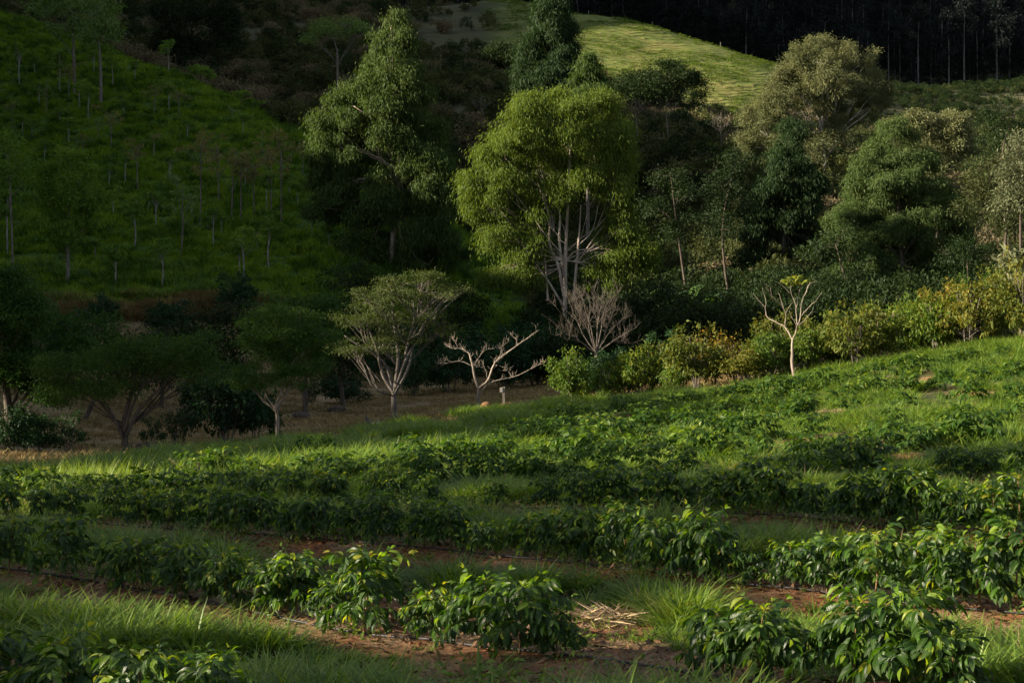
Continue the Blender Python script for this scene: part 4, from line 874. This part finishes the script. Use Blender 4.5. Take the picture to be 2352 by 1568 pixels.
# ------------------------------------------------------------------ grown coffee bushes
def bush_meshes(seed, mat, H=2.1, W=1.9, n_=120, lpc=26, ll=.15, legs=False, barkm=None):
    rng = np.random.default_rng(seed); sb, fb = MB(), MB()
    L = [(rng.normal(0, .08) * W, rng.normal(0, .08) * W, H * .62, W * .46, W * .46, H * .36)]
    for q in range(6):
        a = q * 1.047 + rng.random() * .6; L.append((math.cos(a) * W * .24, math.sin(a) * W * .24, H * (.3 + .3 * rng.random()), W * .3, W * .3, H * .26))
    if legs: L = L[:4]
    C = crown(fb, L, rng, n_, lpc, .24, ll, FL, .55, -.7, .45, .5, .7, .7, .3)
    for q in range(5):
        a = q * 1.3; branch(sb, (math.cos(a) * .06, math.sin(a) * .06, -.1), (math.cos(a) * W * .22, math.sin(a) * W * .22, H * .8), .028, .01, rng, .1, 6, 5)
    for c in C:
        for e in c[:5]: branch(sb, (0, 0, max(.2, e[2] * .55)), e, .014, .005, rng, .1, 4, 3)
    return sb.mesh('stems', barkm or M['bark_grey'], True), fb.mesh('foliage', mat)
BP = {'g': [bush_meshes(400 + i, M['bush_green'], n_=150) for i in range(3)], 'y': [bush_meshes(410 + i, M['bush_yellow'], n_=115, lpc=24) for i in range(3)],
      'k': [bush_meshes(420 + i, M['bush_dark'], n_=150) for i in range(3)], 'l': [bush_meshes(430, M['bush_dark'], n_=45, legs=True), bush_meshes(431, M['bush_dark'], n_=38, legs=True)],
      't': [bush_meshes(440, M['bush_yellow'], n_=50, lpc=16, barkm=M['bark_pale'])]}
def bush(dx, Y, w_px, h_px, kind, label, group, j=0):
    b = ground(dx, Y); ms, mf = BP[kind][j % len(BP[kind])]
    r = thing('coffee_bush', label, 'coffee bush', b, group); s = w_px * Y / F / 1.65; hz = h_px * Y / F / 1.65
    r.scale = (s, s, hz); r.rotation_euler = (0, 0, (dx * 1.7) % 6.28); obj('stems', ms, r); obj('foliage', mf, r)
HG = 'grown coffee bushes in the hedge along the field edge'
hd = [(1640,67,85,105,'y'),(1440,71,80,85,'g'),(1500,70,70,90,'y'),(1820,66,80,95,'y'),(2010,66,90,115,'g'),(2120,65,80,120,'g'),(2190,64,85,130,'y'),(2270,63,85,145,'y'),(1350,72,70,85,'g'),(1318,72,76,100,'g'),(1392,71,74,95,'k'),(1395,69,60,72,'g'),(1470,69,90,100,'g'),(1530,70,80,110,'k'),(1600,66,115,120,'y'),(1560,67,70,90,'g'),(1690,66,75,90,'t'),(1715,65,95,75,'y'),(1765,65,90,95,'g'),(1775,67,80,125,'y'),(1850,65,85,90,'g'),(1880,66,60,100,'y'),
      (1965,64,115,120,'y'),(1920,66,80,105,'g'),(2035,65,80,110,'t'),(2070,64,80,85,'g'),(2085,66,70,110,'g'),(2150,63,100,120,'g'),(2150,64,75,125,'y'),(2225,62,110,130,'y'),(2245,64,80,150,'g'),(2300,62,100,140,'y'),(2352,61,100,150,'y'),(2330,65,80,165,'t')]
kn = {'g': 'glossy green coffee bush', 'y': 'yellowing coffee bush', 'k': 'dark green coffee bush', 't': 'half leafless tan coffee bush', 'l': 'leggy coffee bush'}
hd.sort()
for j, (dx, Y, w_, h_, kd) in enumerate(hd): bush(dx, Y, w_, h_, kd, '%s, %s from the left in the lit hedge' % (kn[kd], ordn[j]), HG, j)
BG = 'coffee bushes on the shaded valley floor'
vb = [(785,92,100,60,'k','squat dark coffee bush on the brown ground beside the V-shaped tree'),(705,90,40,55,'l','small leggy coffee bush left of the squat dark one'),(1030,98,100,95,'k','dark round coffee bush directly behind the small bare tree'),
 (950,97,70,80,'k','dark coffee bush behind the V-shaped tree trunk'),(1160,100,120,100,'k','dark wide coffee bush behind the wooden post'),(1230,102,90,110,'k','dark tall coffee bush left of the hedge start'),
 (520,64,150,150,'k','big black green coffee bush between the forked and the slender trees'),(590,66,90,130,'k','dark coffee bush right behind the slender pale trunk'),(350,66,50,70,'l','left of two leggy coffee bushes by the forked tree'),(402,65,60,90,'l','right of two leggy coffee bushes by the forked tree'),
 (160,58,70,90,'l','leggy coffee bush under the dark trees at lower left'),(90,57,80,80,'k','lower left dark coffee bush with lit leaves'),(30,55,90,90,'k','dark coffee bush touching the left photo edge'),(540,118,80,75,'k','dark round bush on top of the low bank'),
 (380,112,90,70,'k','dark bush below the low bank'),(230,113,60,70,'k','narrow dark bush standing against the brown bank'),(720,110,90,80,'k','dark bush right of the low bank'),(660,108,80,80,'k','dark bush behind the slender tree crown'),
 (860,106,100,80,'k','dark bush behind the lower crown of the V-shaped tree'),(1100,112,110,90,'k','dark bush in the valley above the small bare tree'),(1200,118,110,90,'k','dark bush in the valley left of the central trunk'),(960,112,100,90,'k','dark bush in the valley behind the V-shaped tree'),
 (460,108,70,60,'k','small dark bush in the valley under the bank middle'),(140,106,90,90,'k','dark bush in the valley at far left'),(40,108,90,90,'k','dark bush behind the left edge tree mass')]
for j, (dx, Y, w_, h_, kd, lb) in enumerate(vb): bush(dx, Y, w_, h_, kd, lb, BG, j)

# ------------------------------------------------------------------ shrubby slope and far wood (masses)
def shrub_mesh(seed, mat, H=2.2, W=2.6, n_=42, lpc=26, ll=.34):
    rng = np.random.default_rng(seed); fb = MB()
    L = [(rng.normal(0, .2) * W, rng.normal(0, .2) * W, H * (.35 + .3 * rng.random()), W * .33, W * .33, H * .38) for _ in range(4)]
    crown(fb, L, rng, n_, lpc, .45, ll, QL, .0, -.6, .5, .5, .9, .8); return fb.mesh('shrub', mat)
SHM = [shrub_mesh(500, M['shrub_g']), shrub_mesh(501, M['shrub_g']), shrub_mesh(502, M['shrub_g'], 3, 2.6), shrub_mesh(503, M['shrub_b']), shrub_mesh(504, M['shrub_b'], 1.8), shrub_mesh(505, M['tree_dark'], 3.2, 3)]
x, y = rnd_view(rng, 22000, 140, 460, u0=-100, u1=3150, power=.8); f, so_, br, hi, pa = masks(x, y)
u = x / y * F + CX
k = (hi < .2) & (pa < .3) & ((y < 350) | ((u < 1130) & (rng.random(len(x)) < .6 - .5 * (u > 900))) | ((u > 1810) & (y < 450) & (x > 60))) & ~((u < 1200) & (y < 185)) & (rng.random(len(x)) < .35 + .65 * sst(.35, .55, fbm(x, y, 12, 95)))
nb_ = fbm(x, y, 16, 96) + .12 * rng.normal(0, 1, len(x)); ix = np.where(nb_ > .58, 3 + (rng.random(len(x)) * 2).astype(int), (rng.random(len(x)) * 3).astype(int)); ix[rng.random(len(x)) < .08] = 5; fm_ = (u > 1810) & (y > 335); ix[fm_] = np.where(rng.random(fm_.sum()) < .6, 5, 0)  # far right meadow: small dark shrubs stand in for cast shade
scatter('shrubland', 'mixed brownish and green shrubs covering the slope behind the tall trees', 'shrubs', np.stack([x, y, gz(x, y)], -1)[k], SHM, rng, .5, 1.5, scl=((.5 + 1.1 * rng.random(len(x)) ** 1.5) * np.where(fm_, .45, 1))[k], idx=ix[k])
x, y = rnd_view(rng, 900, 100, 150, u0=1250, u1=2700, power=.75); k = rng.random(len(x)) < .8
scatter('undergrowth', 'dark undergrowth on the valley floor under the right hand trees', 'shrubs', np.stack([x, y, gz(x, y)], -1)[k], [SHM[5]], rng, .5, 1.2)

def forest_tree(seed, H=26, crown0=.5, cw=3.0, mat=None, n_=90, dense=False):
    rng = np.random.default_rng(seed); tb, fb = MB(), MB()
    Q = curve([(0, 0, -.5), (rng.normal(0, .2), 0, H * .5), (rng.normal(0, .4), rng.normal(0, .4), H * .93)], 3); tube(tb, Q, np.linspace(.26, .08, len(Q)), 5)
    L = [(rng.normal(0, cw * .22), rng.normal(0, cw * .22), H * (crown0 + (1 - crown0) * (i + .5) / 5), cw * (.75 - .08 * i), cw * (.75 - .08 * i), H * .09) for i in range(5)]
    crown(fb, L, rng, n_, 16, 1.2, .8, QL, .4, -.7, .3, .4, .6, .8)
    return tb, fb
FT = []
for i, a in enumerate([(26, .62, 2.6), (24, .55, 3), (22, .3, 3.6), (17, .1, 4.2), (13, .05, 4.4)]):
    tb, fb = forest_tree(600 + i, *a); FT.append((tb, fb))
def join2(tb, fb, name):
    mb = MB(); mb.add(np.concatenate(tb.v), tb.f if False else [q for q in tb.f], np.concatenate(tb.r)); nt_ = sum(len(q) for q in tb.f)
    mb.add(np.concatenate(fb.v), fb.f, np.concatenate(fb.r)); me = mb.mesh(name, [M['bark_far'], M['forest']])
    mi = np.ones(len(me.polygons), np.int32); mi[:nt_] = 0; me.polygons.foreach_set('material_index', mi); return me
FJ = [join2(t, f_, 'forest_tree') for t, f_ in FT]
def forest_mask(x, y):
    u = x / y * F + CX; y0 = np.interp(u, [-300, 500, 1000, 1300, 1500, 1700, 1800, 1900, 2100, 2352, 2700], [430, 440, 470, 470, 460, 440, 440, 450, 452, 452, 452]); return y > y0
x, y = rnd_view(rng, 3900, 400, 760, u0=-700, u1=3300, power=.8); k = forest_mask(x, y - 6)
x, y = x[k], y[k]; u = x / y * F + CX
ix = np.where(rng.random(len(x)) < .75 * (1 - sst(1700, 2000, u)) + .25, (rng.random(len(x)) * 3).astype(int), 3 + (rng.random(len(x)) * 2).astype(int))
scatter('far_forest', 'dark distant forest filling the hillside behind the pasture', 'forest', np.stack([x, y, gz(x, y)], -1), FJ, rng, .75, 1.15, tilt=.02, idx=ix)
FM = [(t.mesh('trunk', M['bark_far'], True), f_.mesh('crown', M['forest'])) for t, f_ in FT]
rf = random.Random(3); xs_ = sorted([1390 + 400 * rf.random() ** 1.2 for i in range(26)]) + [1850, 1990, 2110, 2180, 2215, 2290]
for j, dx in enumerate(xs_):
    u_ = dx; y0 = float(np.interp(u_, [1000, 1300, 1500, 1700, 1800, 1900, 2100, 2352], [470, 470, 460, 440, 440, 450, 452, 452])) + rf.uniform(0, 5)
    b = ground(dx, y0); ms, mf = FM[j % 2 if dx < 1800 else 1 + j % 2]
    r = thing('forest_tree', 'pale trunked forest edge tree, %s from the left along the dark wood' % (ordn[j] if j < 35 else 'last'), 'tree', b, 'trees along the edge of the dark forest')
    s = rf.uniform(.85, 1.15); r.scale = (s, s, s); r.rotation_euler = (0, 0, rf.random() * 6.28); obj('trunk', ms, r); obj('crown', mf, r)

# ------------------------------------------------------------------ banana plants
def banana(seed, label, dx, Y, s):
    rng = np.random.default_rng(seed); b = ground(dx, Y); r = thing('banana_plant', label, 'banana plant', b, 'banana plants in the valley'); tb, fb = MB(), MB()
    tube(tb, [(0, 0, -.2), (0.03, 0, 1.2 * s), (.05, .03, 2.4 * s)], [.17, .13, .08], 8)
    for q in range(9):
        a = q * 2.4 + rng.random(); d = np.array([math.cos(a), math.sin(a), 0]); L = (1.9 + .8 * rng.random()) * s; el = 1.5 - .12 * q
        t = np.linspace(0, 1, 9); C = np.array([.05, .03, 2.3 * s]) + d * (L * (t * .75))[:, None]; C[:, 2] += L * (el * t - (el * .35 + .55) * t ** 2 * 1.05)
        sd = np.array([-math.sin(a), math.cos(a), 0]); ww = .30 * s * np.sin(np.clip(t * 1.05, 0, 1) * math.pi) ** .6 + .01; V = []
        for i in range(9): V += [C[i] + sd * ww[i] + [0, 0, -ww[i] * .25], C[i], C[i] - sd * ww[i] + [0, 0, -ww[i] * .25]]
        i = np.arange(8)[:, None] * 3; fc = np.concatenate([np.stack([i[:, 0], i[:, 0] + 1, i[:, 0] + 4, i[:, 0] + 3], -1), np.stack([i[:, 0] + 1, i[:, 0] + 2, i[:, 0] + 5, i[:, 0] + 4], -1)])
        fb.add(np.array(V), fc, np.full(27, rng.random()))
    obj('stem', tb.mesh('stem', M['bark_grey'], True), r); obj('leaves', fb.mesh('leaves', M['banana'], True), r)
for q, (dx, Y, s, lb) in enumerate([(1530, 118, 1.2, 'left banana plant with upright leaves under the dark umbrella tree'), (1575, 116, 1.4, 'second banana plant from the left in the dark valley'), (1620, 118, 1.3, 'third banana plant from the left with arching leaves'), (1655, 115, 1.0, 'rightmost smaller banana plant in the dark valley')]): banana(700 + q, lb, dx, Y, s)

# ------------------------------------------------------------------ small things
def lump(name, label, cat, p, size, mat, seed, flat=.6, rough=.35, group=None, n_=18):
    rng = np.random.default_rng(seed); th, ph = np.meshgrid(np.linspace(0, 2 * math.pi, n_, endpoint=False), np.linspace(.02, math.pi - .02, n_ // 2))
    d = np.stack([np.sin(ph) * np.cos(th), np.sin(ph) * np.sin(th), np.cos(ph)], -1)
    r = 1 + rough * (sum(np.sin(d @ rng.normal(0, f_, 3) + rng.random() * 6) / f_ for f_ in (2, 3.5, 6, 10)))
    V = (d * r[..., None] * np.array([size[0], size[1], size[2]])).reshape(-1, 3); rws = n_ // 2
    i = np.arange(rws - 1)[:, None] * n_; j = np.arange(n_)[None]; k_ = (j + 1) % n_
    Fc = np.stack([i + j, i + n_ + j, i + n_ + k_, i + k_], -1).reshape(-1, 4)
    me = MB().add(V, [Fc, np.arange(n_)[None], np.arange((rws - 1) * n_, rws * n_)[None, ::-1]]).mesh(name, mat, True)
    o = obj(name, me, loc=(p[0], p[1], p[2] + size[2] * .25)); return tag(o, label, cat, group)
M['rock'] = bark_mat('rock', (.10, .085, .075), (.24, .20, .17), 3, .9, 1)
M['earth'] = bark_mat('red_earth_lump', (.11, .05, .022), (.22, .12, .06), 5, .95, 1, .8)
M['wood'] = bark_mat('weathered_wood', (.16, .13, .10), (.34, .29, .24), 6, .9, .15)
M['hose'] = bark_mat('black_hose', (.010, .010, .012), (.022, .022, .026), 20, .55, 1, .1)
M['plate'] = bark_mat('faded_plate', (.34, .31, .27), (.46, .42, .38), 5, .7, 1, .1)
g_ = ground(1116, 71); lump('earth_lump', 'rust coloured earth lump at the foot of the small bare tree', 'earth lump', g_, (.32, .3, .30), M['earth'], 1, group='rusty earth lumps by the post')
g_ = ground(1162, 72.5); lump('earth_lump', 'orange earth and root lump behind the wooden post', 'earth lump', g_, (.42, .3, .26), M['earth'], 2, group='rusty earth lumps by the post')
g_ = ground(2290, 31); lump('rock', 'grey rounded boulder in the grass near the right edge', 'rock', g_, (.18, .15, .16), M['rock'], 3, rough=.12)
for q, (dx, Y, s, lb) in enumerate([(697, 80, .5, 'dark low stump left on the brown floor beside the leggy bush'), (773, 84, .4, 'dark low stump right on the brown floor under the squat bush'), (325, 53, .55, 'dark brush lump right of the forked tree foot')]):
    g_ = ground(dx, Y); lump('stump', lb, 'stump', g_, (s, s * .7, s * .55), M['bark_dark'], 10 + q, rough=.5, group='dark lumps on the valley floor')
def stump():
    b = ground(868, 66); r = thing('fallen_stump', 'twisted grey root stump left of the V-shaped tree trunk', 'stump', b); mb = MB(); rng = np.random.default_rng(9)
    for e in [(-.45, 0, .42), (-.3, .1, .2), (.35, 0, .12), (.1, .1, .25), (-.1, -.2, .15), (.5, .1, .02), (-.5, -.1, .05)]: branch(mb, (0, 0, 0), np.array(e) * 1.1, .17, .04, rng, .2, 7, 8)
    obj('roots', mb.mesh('roots', M['bark_grey'], True), r)
    lump('trunk_base', None, None, (0, 0, -.05), (.36, .26, .24), M['bark_grey'], 21, rough=.4).parent = r
stump()
def post():
    b = ground(1157, 70.5); r = thing('marker_post', 'weathered square wooden post with small plate beside the small bare tree', 'post', b)
    h = (945 - 898) * 70.5 / F + .1
    def boxm(x0, x1, y0, y1, z0, z1, bev=.006):
        import bmesh
        bm = bmesh.new(); bmesh.ops.create_cube(bm, size=1)
        for v in bm.verts: v.co = ((x0 + x1) / 2 + v.co.x * (x1 - x0), (y0 + y1) / 2 + v.co.y * (y1 - y0), (z0 + z1) / 2 + v.co.z * (z1 - z0))
        bmesh.ops.bevel(bm, geom=bm.edges[:], offset=bev, segments=2, affect='EDGES'); me = bpy.data.meshes.new('box'); bm.to_mesh(me); bm.free(); return me
    m1 = boxm(-.05, .05, -.05, .05, -.3, h); m1.materials.append(M['wood']); obj('post', m1, r)
    m2 = boxm(-.16, -.045, -.065, -.052, h - .22, h - .03, .003); m2.materials.append(M['plate']); obj('plate', m2, r)
    b = ground(455, 33); r2 = thing('short_post', 'short dark stake in the grass behind the fifth row', 'post', b); m3 = boxm(-.035, .035, -.035, .035, -.2, .34); m3.materials.append(M['bark_dark']); obj('stake', m3, r2)
    # fence posts on the pasture ridge
    for i, (dx, Y) in enumerate([(985, 405), (1042, 408), (1352, 418), (1498, 404), (1655, 389)]):
        b = ground(dx, Y); m4 = boxm(-.08, .08, -.08, .08, -.4, 1.3, .02) if i == 0 else m4
        if i == 0: m4.materials.append(M['bark_sap'])
        o = obj('fence_post', m4, loc=tuple(b)); tag(o, 'pale fence post, %s from the left along the top of the pasture' % ordn[i], 'fence post', 'fence posts on the pasture ridge')
post()
def straw_pile(label, dx, dy, w_, h_, seed):
    p = hit(dx, dy, 9, 60); rng = np.random.default_rng(seed); mb = MB(); n_ = 900
    a = rng.random(n_) * 6.283; q = np.sqrt(rng.random(n_)); P = np.stack([np.cos(a) * q * w_, np.sin(a) * q * w_ * .8, h_ * (1 - q ** 2) * rng.random(n_) + .01], -1)
    b_ = rng.random(n_) * 6.283; D = np.stack([np.cos(b_), np.sin(b_), rng.normal(0, .22, n_)], -1)
    leaves(mb, flat_leaf(.022, .05), P, D, .18 + .22 * rng.random(n_), rng, .8); o = obj('straw_pile', mb.mesh('straw_pile', M['straw'])); o.location = tuple(p); tag(o, label, 'straw pile', 'heaps of dry straw')
straw_pile('flattened heap of dry straw in the grass on the right', 1905, 955, .55, .14, 1)
straw_pile('pale dry straw heap in front of the grass, right of the two nearest lit plants', 1400, 1425, .34, .035, 2)
def seeding_grass():
    b = ground(440, 31.5); r = thing('seeding_grass', 'few tall pale seeding grass stalks rising above the left part of the field', 'grass stalks', b); mb, hb = MB(), MB(); rng = np.random.default_rng(4)
    for px, py in [(392, 1055), (415, 1085), (452, 1072), (470, 1070), (480, 1095), (425, 1110)]:
        e = at(px, py, 31.5) - b; s0 = np.array([rng.normal(0, .12), rng.normal(0, .1), 0]); m = (s0 + e) / 2 + np.array([-.04 * np.sign(e[0]), 0, .08])
        Q = curve([s0, m, e], 5); tube(mb, Q, np.linspace(.006, .003, len(Q)), 4)
        P = np.repeat(Q[-4:], 10, 0) + rng.normal(0, .012, (40, 3)); leaves(hb, QL, P, np.tile(norm(Q[-1] - Q[-3]), (40, 1)) + rng.normal(0, .35, (40, 3)), .035, rng)
    obj('stalks', mb.mesh('stalks', M['sapling_pale'], True), r); obj('seed_heads', hb.mesh('seed_heads', M['straw']), r)
seeding_grass()
# irrigation hoses lying beside the rows
def hose(k, u0, u1, off, label, r=.010, seed=0):
    rng = np.random.default_rng(seed); us = np.linspace(u0, u1, 90); P = []
    for u in us:
        X, Y = on_row(k, u); P.append((X, Y + off))
    P = np.array(P); P[:, 1] += .05 * (vn(P[:, 0], P[:, 1], 1.2, 77 + seed) - .5) * 2; z = gz(P[:, 0], P[:, 1]); z = np.convolve(np.pad(z, 2, 'edge'), np.ones(5) / 5, 'valid') + r * 1.4
    Q = np.concatenate([P, z[:, None]], 1); mb = MB(); tube(mb, Q, np.full(len(Q), r), 10)
    tag(obj('irrigation_hose', mb.mesh('irrigation_hose', M['hose'], True)), label, 'hose', 'black irrigation hoses along the rows')
hose(1, -40, 2250, -.03, 'black irrigation hose lying along the second coffee row', .012, 1)
hose(2, -40, 2450, -.08, 'black irrigation hose lying along the third coffee row', .011, 2)
hose(3, 900, 2450, -.08, 'black irrigation hose lying along the fourth coffee row', .010, 3)

# ------------------------------------------------------------------ unseen trees added left of the frame to shade field and valley
def shadow_caster_tree(label, X, Y, H, w_, seed, z0=.35):
    rng = np.random.default_rng(seed); z = float(gz(np.array([X]), np.array([Y]))[0]); r = thing('shadow_caster_tree', label, 'tree', (X, Y, z), 'unseen trees added left of the field to cast shade'); tb, fb = MB(), MB()
    tube(tb, curve([(0, 0, -.3), (.2, .1, H * .4), (0, 0, H * .8)], 4), np.linspace(.22, .06, 9), 7)
    L = [(rng.normal(0, w_ * .4), rng.normal(0, w_ * .4), H * (z0 + (1 - z0) * rng.random() * .85), w_ * .5, w_ * .5, H * .13) for _ in range(9)]
    C = crown(fb, L, rng, 200, 40, .6, .26, QL, .3, -.7, .3, .5)
    for c in C:
        for e in c[:3]: branch(tb, (0, 0, max(1, e[2] * .7)), e, .05, .02, rng, .1, 4, 4)
    obj('trunk', tb.mesh('trunk', M['bark_grey'], True), r); obj('crown', fb.mesh('crown', M['tree_dark']), r)
# (point of the field they shade, distance to it along the sun, height, width)
SIDE = [(-2.6, 10.6, 19, 7.6, 1.7), (-3.6, 11.9, 17, 7.6, 2.2), (-4.2, 13.4, 17, 7.6, 2.2), (-5, 18.4, 20, 6.2, 1.5), (-1, 18.3, 21, 8.0, 2.0), (2, 20.0, 23, 10, 2.6), (5, 23, 26, 11.5, 3.0), (8, 26.5, 30, 12.5, 3.0), (3, 17.2, 25, 9.5, 1.8), (10, 30, 33, 14, 2.6), (-6, 14.5, 16, 5.5, 1.6), (-3, 22.5, 20, 7.6, 1.8),
 (-12, 45, 14, 8, 2.6), (-10, 50, 17, 9, 3), (-11, 55, 17, 9.5, 3), (-12, 60, 17, 9, 3), (-12, 66, 18, 7.5, 2.6)]
SIDE = SIDE[:12] + [(a_, b_, c_, h_ * 1.3, w_ * 1.15) for a_, b_, c_, h_, w_ in SIDE[12:]] + [(-8, 52, 22, 12, 3), (-9, 63, 22, 12, 3), (-7, 58, 26, 11, 3), (-10, 36.5, 20, 7.8, 2.6), (-5, 38.5, 24, 9.5, 2.8), (-1, 41, 27, 10.5, 2.6), (-8, 41, 22, 9.5, 3), (-7, 45.5, 24, 10.5, 3), (-4, 50, 26, 11.5, 3), (-1, 55, 28, 11.5, 3)]
SIDE = [(x_ - d_ * math.cos(SUN_A), y_ + d_ * math.sin(SUN_A), h_, w_) for x_, y_, d_, h_, w_ in SIDE]
for q, (X, Y, H, w_) in enumerate(SIDE): shadow_caster_tree('leafy shade-casting tree added left of the field beyond the frame, %s of its group' % ordn[q], X, Y, H, w_, 800 + q)
